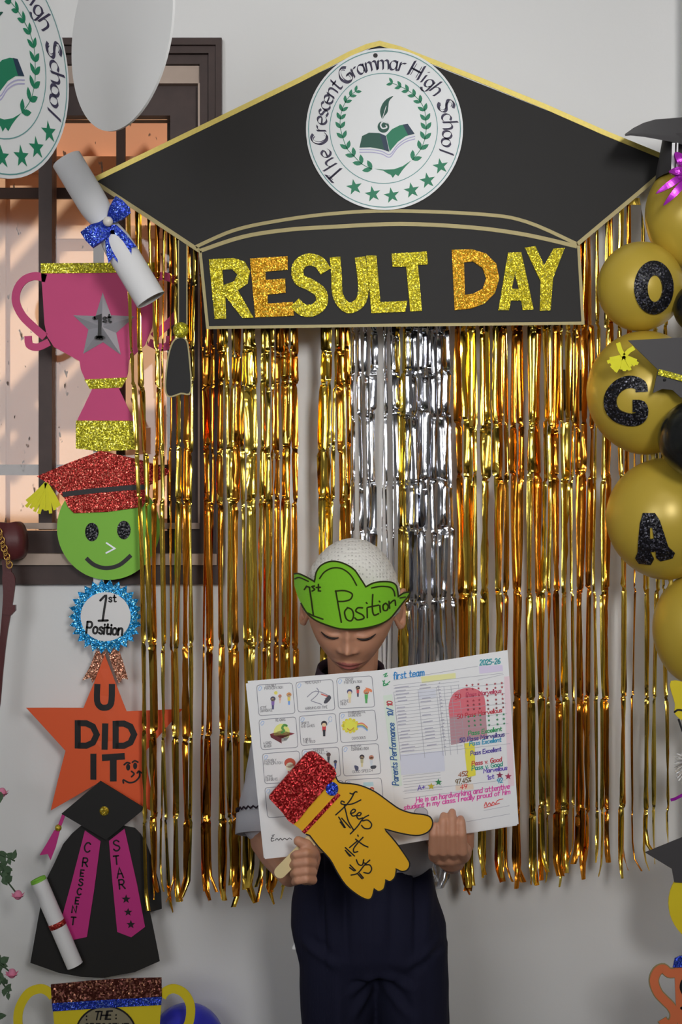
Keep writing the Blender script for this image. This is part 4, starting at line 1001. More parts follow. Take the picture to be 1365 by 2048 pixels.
HS = 1.08; HC = W(704, 1208, -.47)
HR = Matrix.Rotation(math.radians(-4), 3, 'Z') @ Matrix.Rotation(math.radians(2), 3, 'Y') @ Matrix.Rotation(math.radians(24), 3, 'X')
def HW(p): return HC+HR @ (Vector(p)*HS)
def ga(x, z, x0, z0, sx, sz): return math.exp(-((x-x0)/sx)**2-((z-z0)/sz)**2)
def head_pt(d):
    x, y, z = d
    p = Vector((x*.0715, y*(.088 if y < 0 else .092), z*(.100 if z > 0 else .114)))
    if y < 0: p.y = -.088*abs(y)**.82
    s = max(0, min(1, (-.012-p.z)/.102))
    p.x *= 1-.34*s**1.25; p.y *= (1-.42*s) if y > 0 else (1-.05*s)
    if y < 0:
        f = min(1, -y*2.2); X, Z = p.x, p.z; dy = 0
        for q in (-1, 1):
            dy += .0105*ga(X, Z, q*.029, -.002, .018, .010)-.0085*ga(X, Z, q*.0292, -.011, .0125, .0075)+.0022*ga(X, Z, q*.0292, -.0205, .014, .003)
            dy -= .003*ga(X, Z, q*.03, .017, .02, .007)+.0075*ga(X, Z, q*.0125, -.041, .0055, .0055)+.004*ga(X, Z, q*.038, -.042, .02, .02)
        dy -= .010*ga(X, Z, 0, -.014, .007, .02)+.019*ga(X, Z, 0, -.037, .009, .0105)
        dy += .005*ga(X, Z, .0065, -.0465, .0032, .0026)+.005*ga(X, Z, -.0065, -.0465, .0032, .0026)
        dy -= .0058*ga(X, Z, 0, -.0735, .019, .0048)+.0062*ga(X, Z, 0, -.0845, .015, .005)-.0035*ga(X, Z, 0, -.0788, .022, .0016)
        dy += .003*ga(X, Z, 0, -.094, .02, .004)-.006*ga(X, Z, 0, -.105, .016, .009)
        p.y += dy*f
    return p
boy = thing('person', 'boy in white knit cap and navy trousers looking down at an open book', 'person', W(742, 2397, -.36))
bm = bmesh.new()
for q in (-1, 1):                                         # ears: cupped rim and lobe
    ec = Vector((q*.077, .012, -.012)); er = Matrix.Rotation(math.radians(-q*22), 3, 'Z')
    ring = [HW(ec+er @ Vector((q*.006*abs(math.sin(a)), .017*math.cos(a), .031*math.sin(a)+(.004 if math.sin(a) > 0 else 0)))) for a in [2*math.pi*k/16 for k in range(16)]]
    for k in range(16): cone(bm, ring[k], .0042 if k not in (11, 12, 13) else .0055, ring[(k+1) % 16], .0042, 8)
    sphere_bm(bm, HW(ec+Vector((-q*.001, .002, 0))), (.0068, .0165, .031), HR @ er, 14, 10)
cone(bm, HW((0, .03, -.045)), .05, W(706, 1400, -.375), .043)
sh_l, sh_r = W(600, 1450, -.37), W(822, 1448, -.37)
cone(bm, W(650, 1425, -.36), .04, W(765, 1425, -.36), .04)
for c_, r in ((W(712, 1500, -.36), (.105, .07, .13)), (W(725, 1640, -.36), (.098, .068, .12)), (W(740, 1780, -.36), (.108, .075, .10))): sphere_bm(bm, c_, r, None, 24, 16)
cone(bm, W(650, 1430, -.36), .038, sh_l, .034); cone(bm, W(770, 1430, -.36), .038, sh_r, .034)
el_l, el_r = W(534, 1682, -.44), W(884, 1672, -.42)
wr_l, wr_r = W(580, 1748, -.665), W(905, 1722, -.615)
chain(bm, [sh_l, el_l, el_l.lerp(wr_l, .35), wr_l], [.036, .030, .029, .0205]); chain(bm, [sh_r, el_r, el_r.lerp(wr_r, .35), wr_r], [.036, .030, .029, .021])
for X in (680, 822):
    chain(bm, [W(X+(742-X)*.25, 1800, -.36), W(X, 2090, -.365), W(X, 2160, -.355), W(X, 2370, -.355)], [.064, .045, .042, .03])
    cone(bm, W(X, 2375, -.355), .026, W(X, 2378, -.44), .022)
# hand holding the stick (palm, thumb on top, four curled fingers)
hl = [W(600, 1738, -.695), W(614, 1722, -.706)]
chain(bm, [wr_l, hl[0], hl[1]], [.0205, .021, .0215]); cone(bm, W(612, 1748, -.698), .0175, W(622, 1715, -.706), .0165)
chain(bm, [W(616, 1730, -.715), W(627, 1706, -.726), W(613, 1690, -.738), W(597, 1682, -.742)], [.0125, .0108, .0095, .0078])
for i, (ky, L_) in enumerate(((1708, 1.0), (1726, 1.06), (1744, 1.0), (1760, .85))):
    chain(bm, [W(620, ky, -.71), W(626, ky, -.734), W(612, ky-2, -.7505), W(612-19*L_, ky+1, -.747), W(606-19*L_, ky+4, -.735)], [.0085, .0076, .0072, .0068, .006])
# hand pinching the foot of the right page, fingers in front, thumb behind
chain(bm, [wr_r, W(903, 1712, -.655), W(902, 1703, -.678)], [.021, .026, .024])
cone(bm, W(884, 1706, -.676), .021, W(920, 1704, -.676), .020)
for kx, mx, tx, ty, r in ((868, 868, 872, 1645, .0066), (887, 886, 888, 1624, .0074), (906, 905, 905, 1617, .0076), (926, 924, 922, 1630, .0072)):
    chain(bm, [W(kx+2, 1712, -.688), W(kx, 1702, -.712), W(mx, 1668, -.728), W((mx+tx)/2, (1668+ty)/2-4, -.726), W(tx, ty+8, -.716)], [.0105, .0092, .0080, r, r*.85])
chain(bm, [W(918, 1712, -.655), W(936, 1692, -.648), W(939, 1668, -.655)], [.015, .0105, .0085])
NU, NV = 140, 110
grid = [[head_pt(Vector((math.sin(math.pi*j/NV)*math.sin(2*math.pi*i/NU), -math.sin(math.pi*j/NV)*math.cos(2*math.pi*i/NU), math.cos(math.pi*j/NV)))) for i in range(NU)] for j in range(1, NV)]
loft_bm(bm, [[HW(p) for p in r] for r in grid])
me = remesh(bm, .0019, 2, .5)
org = origin(boy)
inv = HR.inverted(); me.materials.append(M['skin']); me.materials.append(M['lips'])
for p in me.polygons:
    c_ = p.center
    if (c_-HC).length < .16:
        q = inv @ (c_-HC)/HS
        if q.y < -.06 and abs(q.x) < .0235 and ((q.z+.0787)/.0098)**2+(q.x/.0235)**2 < 1: p.material_index = 1
me.transform(Matrix.Translation(-org)); me.name = 'body'
link('body', me, None, boy, True)
for q in (-1, 1):                                          # lowered lids: lash line on the lid edge
    pts = []
    for k in range(9):
        u = -1+k/4; X = q*.0292+u*.0145; Z = -.0175+.0035*u*u+q*u*.0008
        d = Vector((X/.0715, 0, Z/.114)); d.y = -math.sqrt(max(.01, 1-d.x**2-d.z**2)); pp = head_pt(d); pp.y -= .0012; pts.append(HW(pp))
    tube('eyelashes', pts, [.0007, .0014, .0019, .0021, .0022, .0021, .0019, .0014, .0007], M['lash'], boy, 6)
# hair under the cap, knit cap
def shell(name, r0, zcut, m, wav=0.0, grow=.0):
    bm = bmesh.new(); rings = []
    for j in range(34):
        th = .02+j/33*(math.pi*.5+zcut)
        row = []
        for i in range(72):
            ph = 2*math.pi*i/72; d = Vector((math.sin(th)*math.sin(ph), -math.sin(th)*math.cos(ph), math.cos(th)))
            back = .5-.5*math.cos(ph)          # deeper at the back
            th2 = min(th*(1+(.25 if name == 'knit_cap' else .42)*(back if name == 'knit_cap' else min(1, max(0, back-.30)*2.2))*(j/33)), math.pi*.8); d = Vector((math.sin(th2)*math.sin(ph), -math.sin(th2)*math.cos(ph), math.cos(th2)))
            p = head_pt(d) if d.z < .2 and False else Vector((d.x*.0715, d.y*.09, d.z*.1))
            p += p.normalized()*(r0+wav*math.sin(j*1.9))
            row.append(HW(p))
        rings.append(row)
    loft_bm(bm, rings, cap=False); v = rings[0]; bm.faces.new([bm.verts.new(p) for p in v])
    bmesh.ops.remove_doubles(bm, verts=bm.verts, dist=1e-5)
    o = from_bm(name, bm, m, boy, True); s_ = o.modifiers.new('thickness', 'SOLIDIFY'); s_.thickness = .0025; s_.offset = -1
    return o
shell('hair', .0022, -.30, M['hair'])
shell('knit_cap', .0095, -.16, M['knit'], .0007)['label'] = 'white knitted skull cap'

# headband cut-out
c1_ = cv(4.266, 540, 1040)
HBR = Matrix.Rotation(math.radians(26), 3, 'X'); hbc = HC+Vector((0, .012, 0)); hm = ellip(hbc, (.112, .122, 5.0), HBR)
hb = thing('paper_headband', 'lime green paper headband reading 1st Position on the boy\'s cap', 'headband', W(703, 1258, -.6))
hbo = spl([(210, 458), (250, 455), (310, 480), (385, 522)], n=4)+spl([(390, 500), (402, 440), (440, 385), (510, 352), (580, 352), (650, 375), (720, 420), (770, 490), (818, 566)], n=4)+spl([(824, 564), (880, 535), (960, 522), (1040, 530), (1078, 565), (1092, 650)], n=4)+spl([(1096, 648), (1140, 620), (1190, 616), (1172, 655), (1130, 705), (1080, 770), (1020, 840), (940, 885), (830, 915), (720, 928), (600, 925), (480, 890), (390, 850), (330, 800), (285, 735), (240, 640), (215, 560)], n=3)
hbo = c1_(hbo)
plate('band', hbo, hm, 0, .0012, M['lime'], hb, seg=12)
ribbon('outline', hbo[:len(hbo)-5], 3.0, hm, .0012, .0016, M['ink_marker'], hb)
ink('inner_line', [c1_(spl(q, n=4)) for q in ([(222, 500), (260, 488), (335, 520)], [(430, 495), (470, 440), (540, 405), (620, 412), (690, 465), (740, 552)], [(865, 576), (940, 562), (1020, 570), (1052, 600), (1062, 645)], [(1105, 662), (1150, 655)])], 2.8, hm, M['ink_marker'], hb, .0019)
lt = [[(302, 590), (320, 562), (348, 572)], [(345, 575), (362, 690), (378, 812)], [(330, 790), (380, 815), (458, 842)], spl([(388, 560), (366, 565), (388, 588), (368, 602)], n=3), [(420, 545), (420, 600), (438, 602)], [(402, 572), (436, 570)]]
lt += [[(565, 600), (612, 868)], spl([(562, 602), (640, 598), (702, 625), (690, 670), (640, 688), (585, 690)], n=4)]
lt += [spl([(665, 745), (640, 780), (655, 840), (695, 855), (715, 810), (700, 760), (662, 742)], n=4), spl([(790, 745), (750, 745), (735, 775), (790, 805), (800, 835), (750, 848), (725, 830)], n=4), [(828, 745), (830, 828)], [(822, 700), (828, 708)], spl([(876, 632), (872, 740), (885, 805), (925, 795)], n=4), [(835, 740), (925, 722)], [(935, 725), (940, 782)], [(930, 688), (935, 694)], spl([(985, 705), (962, 725), (968, 765), (995, 765), (1005, 730), (985, 705)], n=4), [(1012, 690), (1018, 750)], spl([(1014, 715), (1040, 690), (1062, 682), (1068, 725)], n=4)]
ink('lettering', [c1_(q) for q in lt], 3.1, hm, M['ink_marker'], hb, .0019)

# clothes
k36 = (D-.36)/F
def ell_ring(xa, xb, y, Y, dy, n=32, tilt=0.0, sq=1.0):
    cx = (xa+xb)/2; hw = (xb-xa)/2; out = []
    for i in range(n):
        a = 2*math.pi*i/n; ca, sa = math.cos(a), math.sin(a)
        ca = math.copysign(abs(ca)**sq, ca); sa = math.copysign(abs(sa)**sq, sa)
        p = W(cx+hw*ca, y+tilt*ca*hw, Y); out.append(Vector((p.x, Y+dy*sa, p.z)))
    return out
bm = bmesh.new()
loft_bm(bm, [ell_ring(655, 757, 1352, -.385, .052), ell_ring(630, 785, 1378, -.37, .062), ell_ring(590, 830, 1408, -.36, .075), ell_ring(582, 842, 1470, -.36, .095), ell_ring(590, 850, 1600, -.36, .098), ell_ring(622, 868, 1670, -.36, .096), ell_ring(650, 872, 1705, -.36, .09), ell_ring(690, 870, 1728, -.36, .085), ell_ring(700, 850, 1745, -.36, .06)])
chain(bm, [W(620, 1430, -.36), W(572, 1462, -.372), W(528, 1615, -.428), W(528, 1640, -.435)], [.058, .056, .0475, .045])
chain(bm, [W(800, 1425, -.36), W(846, 1462, -.37), W(884, 1600, -.41), W(886, 1625, -.415)], [.058, .056, .046, .044])
me = remesh(bm, .005, 5)
NRM = [v.normal.copy() for v in me.vertices]
for v in me.vertices:
    q = v.co.copy(); v.co = q+NRM[v.index]*(.007*mnoise.noise(Vector((q.x*14, q.y*14, q.z*9)))+.003*mnoise.noise(Vector((q.x*40, q.y*40, q.z*24))))
me.transform(Matrix.Translation(-org)); so = link('shirt', me, M['shirt'], boy, True); so['label'] = 'pale grey white short-sleeved shirt'
for p0, p1, r in ((W(528, 1615, -.428), W(528, 1640, -.435), .0485), (W(884, 1600, -.41), W(886, 1625, -.415), .047)):
    d = (p1-p0).normalized(); a = d.orthogonal().normalized(); b = d.cross(a); pts = []
    for k in range(61):
        an = 2*math.pi*k/60; pts.append(p0+d*(.004+(.0022 if k % 2 else -.0022))+(a*math.cos(an)+b*math.sin(an))*(r+.001))
    tube('sleeve_trim', pts, .0016, M['collar'], so, 6)
    bm = bmesh.new(); loft_bm(bm, [[p0+d*t_+(a*math.cos(2*math.pi*k/28)+b*math.sin(2*math.pi*k/28))*(r-.0005+e_) for k in range(28)] for t_, e_ in ((.008, -.003), (.010, .0015), (.046, .0035), (.047, 0), (.040, -.004))], cap=False)
    from_bm('cuff', bm, M['shirt'], so, True)
bm = bmesh.new(); rows = []
for t_, r, lift in ((0, .054, 0), (.35, .058, .012), (.6, .061, .013), (1, .070, -.022)):
    row = []
    for k in range(40):
        a = 2*math.pi*k/40; c_ = W(702, 1342, -.415); fr_ = .5-.5*math.sin(a)
        row.append(c_+Vector((r*math.cos(a), r*.82*math.sin(a)+.01, lift+.010*math.sin(a)-.012*fr_)))
    rows.append(row)
loft_bm(bm, rows, cap=False); co = from_bm('collar', bm, M['collar'], so, True); s_ = co.modifiers.new('t', 'SOLIDIFY'); s_.thickness = .002
bm = bmesh.new()
tl = .16
loft_bm(bm, [ell_ring(614, 860, 1706, -.36, .102, 40, tl*1.3), ell_ring(598, 868, 1750, -.36, .104, 40, tl*.6), ell_ring(585, 876, 1795, -.36, .112, 40, 0, .9), ell_ring(584, 891, 1845, -.36, .115, 40, 0, .85), ell_ring(592, 896, 1890, -.36, .112, 40, 0, .8), ell_ring(597, 897, 1925, -.36, .10, 40, 0, .8)])
for a_ in ((596, 757, 598, 757, 608, 750, 618, 742), (742, 897, 744, 899, 752, 901, 758, 892)):
    loft_bm(bm, [ell_ring(a_[0], a_[1], 1880, -.36, .10, 36, 0, .85), ell_ring(a_[2], a_[3], 1960, -.36, .095, 36, 0, .88), ell_ring(a_[4], a_[5], 2080, -.36, .085, 36), ell_ring(a_[6], a_[7], 2370, -.355, .072, 36)])
me = remesh(bm, .0045, 4)
NRM = [v.normal.copy() for v in me.vertices]
def gx(x, x0, s): return math.exp(-((x-x0)/s)**2)
for v in me.vertices:
    q = v.co; px_ = q.x/k36+682.5; py_ = 1024-(q.z-ZC)/k36; f_ = 0
    if q.y < -.36:
        tp = max(0, min(1, (1925-py_)/150))
        for x0, s_, a in ((648, 6, -.010), (664, 10, .007), (690, 7, -.010), (712, 12, .006), (830, 7, -.010), (850, 12, .007), (780, 9, -.006)):
            f_ += a*gx(px_+.10*(py_-1800)*(-1 if x0 < 742 else 1)*.4, x0, s_)*tp
        lo_ = max(0, min(1, (py_-1880)/80))
        f_ += .009*gx(px_, 676, 14)*lo_+.009*gx(px_, 826, 14)*lo_
        for (xa, ya, xb, yb, a) in ((752, 1915, 690, 1960, .007), (756, 1912, 830, 1950, .007), (752, 1930, 700, 2010, .006), (758, 1935, 820, 2005, .006), (880, 1850, 800, 1905, .006), (600, 1850, 680, 1900, .006)):
            dx, dy = xb-xa, yb-ya; ll = math.hypot(dx, dy); t_ = ((px_-xa)*dx+(py_-ya)*dy)/ll/ll; dd = ((px_-xa)*dy-(py_-ya)*dx)/ll
            if 0 < t_ < 1: f_ += a*math.exp(-(dd/9)**2)*math.sin(t_*math.pi)-a*.6*math.exp(-((dd-16)/9)**2)*math.sin(t_*math.pi)
    f_ += .006*mnoise.noise(Vector((q.x*11, q.y*11, q.z*6)))+.0022*mnoise.noise(Vector((q.x*34, q.y*30, q.z*17)))
    v.co = q+NRM[v.index]*f_
me.transform(Matrix.Translation(-org)); tr_ = link('trousers', me, M['trouser'], boy, True); tr_['label'] = 'navy blue school trousers'
fly = [W(756, y, -.36-.113+(.01 if y > 1880 else 0)) for y in (1760, 1800, 1840, 1880, 1905)]
plate('pocket_cloth', spl([(602, 1852), (594, 1868), (588, 1888), (585, 1898), (594, 1897), (600, 1880), (606, 1864)], True, 3), flat(-.40), -.002, 0, M['white_paper'], tr_)
for X in (680, 822):
    c_ = W(X, 2382, -.40); bm = bmesh.new(); sphere_bm(bm, Vector((c_.x, -.42, .028)), (.038, .095, .034), None, 20, 12)
    for v in bm.verts: v.co.z = max(.002, v.co.z)
    from_bm('shoe', bm, M['shoe'], boy, True)

# ------------------------------------------------------------ open book
pens = {}
def pen(c, rough=.5):
    if c not in pens: pens[c] = mat('ink_%d_%d_%d' % c, c, rough, .04)
    return pens[c]
LTL, LTR, LBL, LBR = (496, 1362), (763, 1340), (530, 1718), (797, 1690)
RTR, RBR = (1016, 1300), (1038, 1648)
ml = plane3(W(*LTL, -.668), W(*LTR, -.645), W(*LBL, -.690))
mr = plane3(W(*LTR, -.645), W(*RTR, -.672), W(*LBR, -.668))
book = thing('open_book', 'open progress report book held up in front of the boy', 'book', W(790, 1700, -.66))
paper = M['white_paper']
plate('page_stack', [(492, 1367), LTR, LBR, (528, 1716)], ml, -.006, -.0012, paper, book)
plate('page_stack', [LTR, (1013, 1303), (1035, 1651), LBR], mr, -.006, -.0012, paper, book)
pl = plate('left_page', [LTL, LTR, LBR, LBL], ml, -.001, 0, paper, book); pl['label'] = 'white page printed with a grid of small pictures'
pr = plate('right_page', [LTR, RTR, RBR, LBR], mr, -.001, 0, paper, book); pr['label'] = 'report page with coloured handwriting and a drawn ice lolly'
q5 = cv(4.266, 470, 1320); q6 = cv(4.266, 750, 1290)
h = .0005
grey = pen((120, 120, 130)); dkg = pen((70, 68, 72))
rows = [[(185, 215, 490, 195, 515, 455, 205, 475), (520, 190, 835, 165, 855, 425, 540, 445), (868, 155, 1170, 135, 1195, 400, 885, 415)],
        [(205, 510, 520, 485, 540, 745, 225, 765), (548, 480, 858, 455, 880, 705, 565, 730), (890, 450, 1195, 425, 1220, 685, 905, 705)],
        [(235, 800, 550, 775, 565, 1038, 255, 1055), (572, 765, 885, 742, 905, 990, 590, 1012), (915, 735, 1225, 712, 1248, 970, 930, 990)],
        [(255, 1090, 570, 1065, 590, 1325, 280, 1345), (605, 1050, 925, 1028, 940, 1285, 620, 1305), (940, 1025, 1250, 1005, 1272, 1262, 955, 1285)]]
tick = pen((150, 175, 215))
for r in rows:
    for b_ in r:
        p4 = [(b_[0], b_[1]), (b_[2], b_[3]), (b_[4], b_[5]), (b_[6], b_[7])]; rr = []
        for i in range(4):                                      # rounded corners
            a, c_, d_ = Vector(p4[i-1]), Vector(p4[i]), Vector(p4[(i+1) % 4]); rr += [tuple(c_+(a-c_).normalized()*22), tuple(c_+((a-c_).normalized()+(d_-c_).normalized())*6), tuple(c_+(d_-c_).normalized()*22)]
        ink('picture_frame', [q5(rr+[rr[0]])], 1.1, ml, grey, pl, h)
        ink('tick_mark', [q5(spl([(b_[0]+15, b_[1]+38), (b_[0]+28, b_[1]+12), (b_[0]+45, b_[1]+20), (b_[0]+30, b_[1]+45)], True, 3))], 1.2, ml, tick, pl, h)
def cap_txt(s, x, y, w, c=22):
    ink('caption', [q5(q) for q in fit(s, x, y, x+w, y-w*.075, c, 1.8, 0)], .7, ml, pen((112, 110, 116)), pl, h)
for a in (('ASSEMBLY', 262, 232, 95), ('PARTICIPATION', 255, 255, 160), ('ACTIVE', 215, 418, 60), ('CONFIDENCE', 215, 445, 110), ('PUNCTUALITY', 600, 205, 140), ('ARRIVING ON TIME', 600, 425, 195), ('GROUP', 945, 180, 70), ('PARTICIPATION', 935, 205, 155), ('ACTIVE', 900, 365, 75), ('MIND', 905, 388, 50),
          ('READING', 350, 525, 85), ('A GOOD', 245, 720, 70), ('READER', 250, 748, 65), ('SPORTS', 567, 552, 70), ('AND GAMES', 567, 578, 118), ('FAIR IN', 585, 690, 70), ('THE FIELD', 585, 712, 105), ('ENVIRONMENTAL', 970, 462, 150), ('AWARENESS', 970, 486, 110), ('CONSCIOUS', 1000, 680, 120),
          ('ASSEMBLY', 250, 872, 108), ('PARTICIPATION', 250, 898, 158), ('ACTIVE', 262, 1008, 66), ('CONFIDENCE', 262, 1034, 108), ('COMPUTER', 670, 782, 92), ('SKILLS', 700, 805, 100), ('ENGLISH', 995, 748, 85), ('COMMUNICATION', 995, 775, 150), ('GOOD SPEECH', 1005, 965, 175)): cap_txt(*a)
def blob(c, pts, smooth=True): polys('picture', [q5(spl(pts, True, 3) if smooth else pts)], ml, pen(c), pl, h+.0001*(blob.n % 4)); blob.n += 1
blob.n = 0
def C(c, x, y, r, r2=None): polys('picture', [q5(circ(x, y, r, r2, 14))], ml, pen(c), pl, h+.0001*(blob.n % 4+1)); blob.n += 1
SK = (226, 186, 150); HN = (50, 40, 52)
def kid(x, y, s, hair, top, leg, skin=SK):
    blob(leg, [(x-9*s, y+38*s), (x+9*s, y+38*s), (x+8*s, y+82*s), (x-7*s, y+82*s)], False); blob(top, [(x-13*s, y+14*s), (x+13*s, y+14*s), (x+11*s, y+48*s), (x-11*s, y+48*s)], False)
    C(hair, x, y-4*s, 21*s, 20*s); blob.n = 2; C(skin, x, y+4*s, 15*s, 13*s); blob.n = 0
kid(325, 335, 1.05, (70, 64, 84), (120, 90, 160), (70, 66, 110)); kid(462, 300, 1.0, (190, 130, 80), (226, 190, 90), (110, 150, 210)); kid(385, 310, .7, (190, 120, 100), (220, 160, 150), (226, 190, 170)); C((240, 200, 90), 350, 280, 15)
ink('picture', [q5(spl([(618, 315), (690, 265), (800, 305), (770, 330)], n=3)), q5(spl([(650, 345), (700, 300), (715, 265), (700, 240)], n=3)), q5([(655, 350), (740, 378)])], 1.6, ml, pen((130, 130, 145)), pl, h)
blob((60, 60, 70), [(800, 300), (822, 325), (785, 368), (758, 362)]); blob((190, 90, 80), [(735, 285), (795, 305), (788, 315), (735, 295)], False)
kid(980, 275, 1.1, (70, 70, 110), (232, 206, 150), (226, 190, 160)); kid(1050, 240, .9, HN, (190, 70, 70), (60, 60, 80)); kid(1122, 275, 1.15, (224, 120, 80), (70, 160, 80), (70, 150, 80)); blob((224, 120, 80), [(1115, 235), (1165, 250), (1168, 275), (1130, 255)])
C((246, 220, 120), 400, 622, 70, 80); blob.n = 2; blob((120, 34, 44), [(300, 632), (400, 600), (512, 628), (398, 668)], False); blob((92, 26, 36), [(300, 632), (398, 668), (400, 712), (308, 660)], False); blob.n = 2; blob((222, 216, 210), [(398, 668), (512, 630), (508, 680), (400, 712)], False)
ink('picture', [q5(spl([(400, 620), (420, 605), (405, 580), (420, 555), (442, 560)], n=4))], 4.5, ml, pen((80, 140, 60)), pl, h+.0006)
kid(762, 548, 1.25, (52, 44, 50), (190, 50, 56), (40, 40, 48)); ink('picture', [q5(circ(815, 505, 14, 22, 16)), q5([(806, 525), (785, 560)])], 1, ml, pen((150, 170, 200)), pl, h)
for i in range(12):
    a = i*math.pi/6; C((238, 196, 60), 985+62*math.cos(a), 560+52*math.sin(a), 14)
blob.n = 2; C((244, 208, 70), 985, 560, 60, 50); ink('picture', [q5(spl([(960, 585), (985, 600), (1015, 578)], n=3))], 1.5, ml, pen((180, 110, 50)), pl, h+.0008)
for i, c_ in enumerate(((214, 110, 90), (236, 190, 110), (120, 150, 130), (130, 160, 210))): ink('picture', [q5(spl([(1045, 545+i*9), (1090, 540+i*10), (1130, 575+i*9)], n=4))], 2.3, ml, pen(c_), pl, h+.0002)
C((170, 70, 50), 470, 878, 48, 42); blob.n = 3; C((234, 206, 180), 470, 910, 36, 38); blob((176, 60, 56), [(450, 950), (500, 945), (505, 985), (455, 990)], False)
kid(800, 810, .9, (80, 60, 60), (50, 50, 60), (60, 60, 70)); kid(858, 870, .7, (60, 60, 90), (70, 90, 150), (70, 90, 160))
kid(1085, 830, 1.0, HN, (170, 165, 130), (200, 190, 150)); kid(1165, 835, 1.0, (170, 110, 90), (190, 196, 205), (190, 200, 210)); blob((70, 74, 100), [(1020, 900), (1055, 910), (1050, 945), (1030, 940)]); blob((60, 62, 72), [(1160, 905), (1205, 900), (1200, 925), (1165, 928)])
kid(1170, 1105, .9, (170, 60, 50), (200, 80, 70), (120, 60, 60)); blob((170, 200, 214), [(1095, 1045), (1180, 1040), (1185, 1075), (1100, 1080)], False)
ink('footer', [q5(spl([(330, 1500), (312, 1520), (312, 1545), (335, 1540)], n=3)), q5([(314, 1522), (332, 1520)]), q5([(318, 1497), (338, 1490)]), q5(spl([(345, 1538), (360, 1522), (375, 1538), (390, 1520), (405, 1536), (425, 1520), (445, 1534), (465, 1518), (485, 1530)], n=3))], 1.5, ml, dkg, pl, h)
# right page
def wr(s, x, y, x2, y2, c_, cap, w=1.5, nm='handwriting', sl=.18): ink(nm, [q6(q) for q in fit(s, x, y, x2, y2, cap, 1.5, sl)], w, mr, pen(c_), pr, h+.0006)
def patch(c_, pts, nm='highlight', lv=0): polys(nm, [q6(pts)], mr, pen(c_), pr, h+.0001*lv)
patch((198, 212, 198), [(72, 432), (150, 420), (235, 1200), (160, 1215)]); patch((212, 208, 150), [(395, 270), (690, 238), (692, 285), (402, 325)])
patch((196, 186, 212), [(890, 180), (1090, 168), (1095, 222), (895, 245)]); patch((212, 188, 196), [(1105, 270), (1150, 265), (1180, 900), (1192, 1200), (1140, 1205)])
patch((194, 196, 210), [(215, 935), (590, 900), (600, 1075), (225, 1110)]); patch((196, 198, 208), [(372, 385), (520, 372), (524, 450), (378, 462)])
patch((212, 192, 176), [(690, 1195), (840, 1180), (845, 1230), (692, 1242)])
lines = []
for i in range(22):
    y = 345+i*28.6; x = 160+i*2.9; xe = 720+i*1.5 if i % 3 else 1095+i*3; lines.append([(x, y), (xe, y-(xe-x)*.112)])
for x0 in (163, 368, 525, 545, 590, 650, 715): lines.append([(x0, 400-(x0-163)*.11), (x0+60, 985-(x0-163)*.11)])
for i in range(7): lines.append([(238+i*3, 1120+i*24), (560+i*3, 1085+i*24)])
lines += [[(240, 1250), (1120, 1150)], [(245, 1310), (1150, 1200)], [(930, 1412), (1150, 1370)], [(780, 1508), (1155, 1440)], [(160, 300), (880, 180)], [(880, 300), (1100, 250)]]
ink('table_rule', [q6(q) for q in lines], .7, mr, pen((150, 150, 160)), pr, h+.0003)
rnd = random.Random(8); sm = []
for i in range(20):
    for x0, x1 in ((170, 290), (378, 480), (530, 560)):
        y = 366+i*28.6; a = rnd.uniform(0, 20); b_ = rnd.uniform(.5, 1)
        if rnd.random() < .75: sm.append([(x0+i*2.9+a, y-(x0-160)*.112), (x0+i*2.9+a+(x1-x0-a)*b_, y-(x0-160)*.112-(x1-x0)*b_*.112)])
ink('small_print', [q6(q) for q in sm], 1.7, mr, pen((158, 156, 172)), pr, h+.0003)
patch((196, 96, 108), spl([(638, 620), (632, 520), (655, 440), (700, 392), (770, 368), (830, 366), (890, 388), (930, 430), (945, 500), (948, 580)], False, 4), 'lolly_drawing', 2)
patch((168, 128, 136), [(638, 618), (948, 578), (962, 790), (652, 852)], 'lolly_drawing', 2); patch((212, 200, 60), [(762, 840), (852, 828), (862, 1112), (792, 1130)], 'lolly_drawing', 2)
for c_, rws in (((150, 44, 60), (345, 380, 440, 480)), ((110, 44, 50), (515, 552)), ((40, 120, 80), (612, 650, 690))):
    lst = [q6(star_pts(x+(y-345)*.06, y-(x-785)*.11+(0 if x < 900 else 12), 13)) for y in rws for x in (785, 835, 885, 957, 1028, 1085)]
    polys('star_sticker', lst, mr, pen(c_), pr, h+.0008)
B, P_, Gn, Rd, Tl = (58, 74, 150), (96, 70, 168), (40, 140, 86), (176, 48, 62), (40, 140, 176)
wr('first team', 160, 292, 430, 258, (50, 130, 190), 58, 2.2); wr('2025-26', 897, 172, 1075, 158, (40, 140, 150), 44, 2)
wr('8', 70, 280, 110, 275, Gn, 44) if '8' in GL else None
ink('handwriting', [q6(spl(q, n=3)) for q in ([(75, 255), (105, 240), (85, 270), (110, 262)], [(70, 305), (95, 335), (130, 310)], [(85, 300), (75, 345), (115, 335)])], 1.8, mr, pen(Gn), pr, h+.0006)
wr('Parents Performance', 205, 1195, 165, 660, (56, 96, 150), 52, 2.2); wr('10/', 158, 605, 150, 535, (56, 96, 150), 44, 2.2); wr('10', 152, 520, 148, 475, Rd, 44, 2.2)
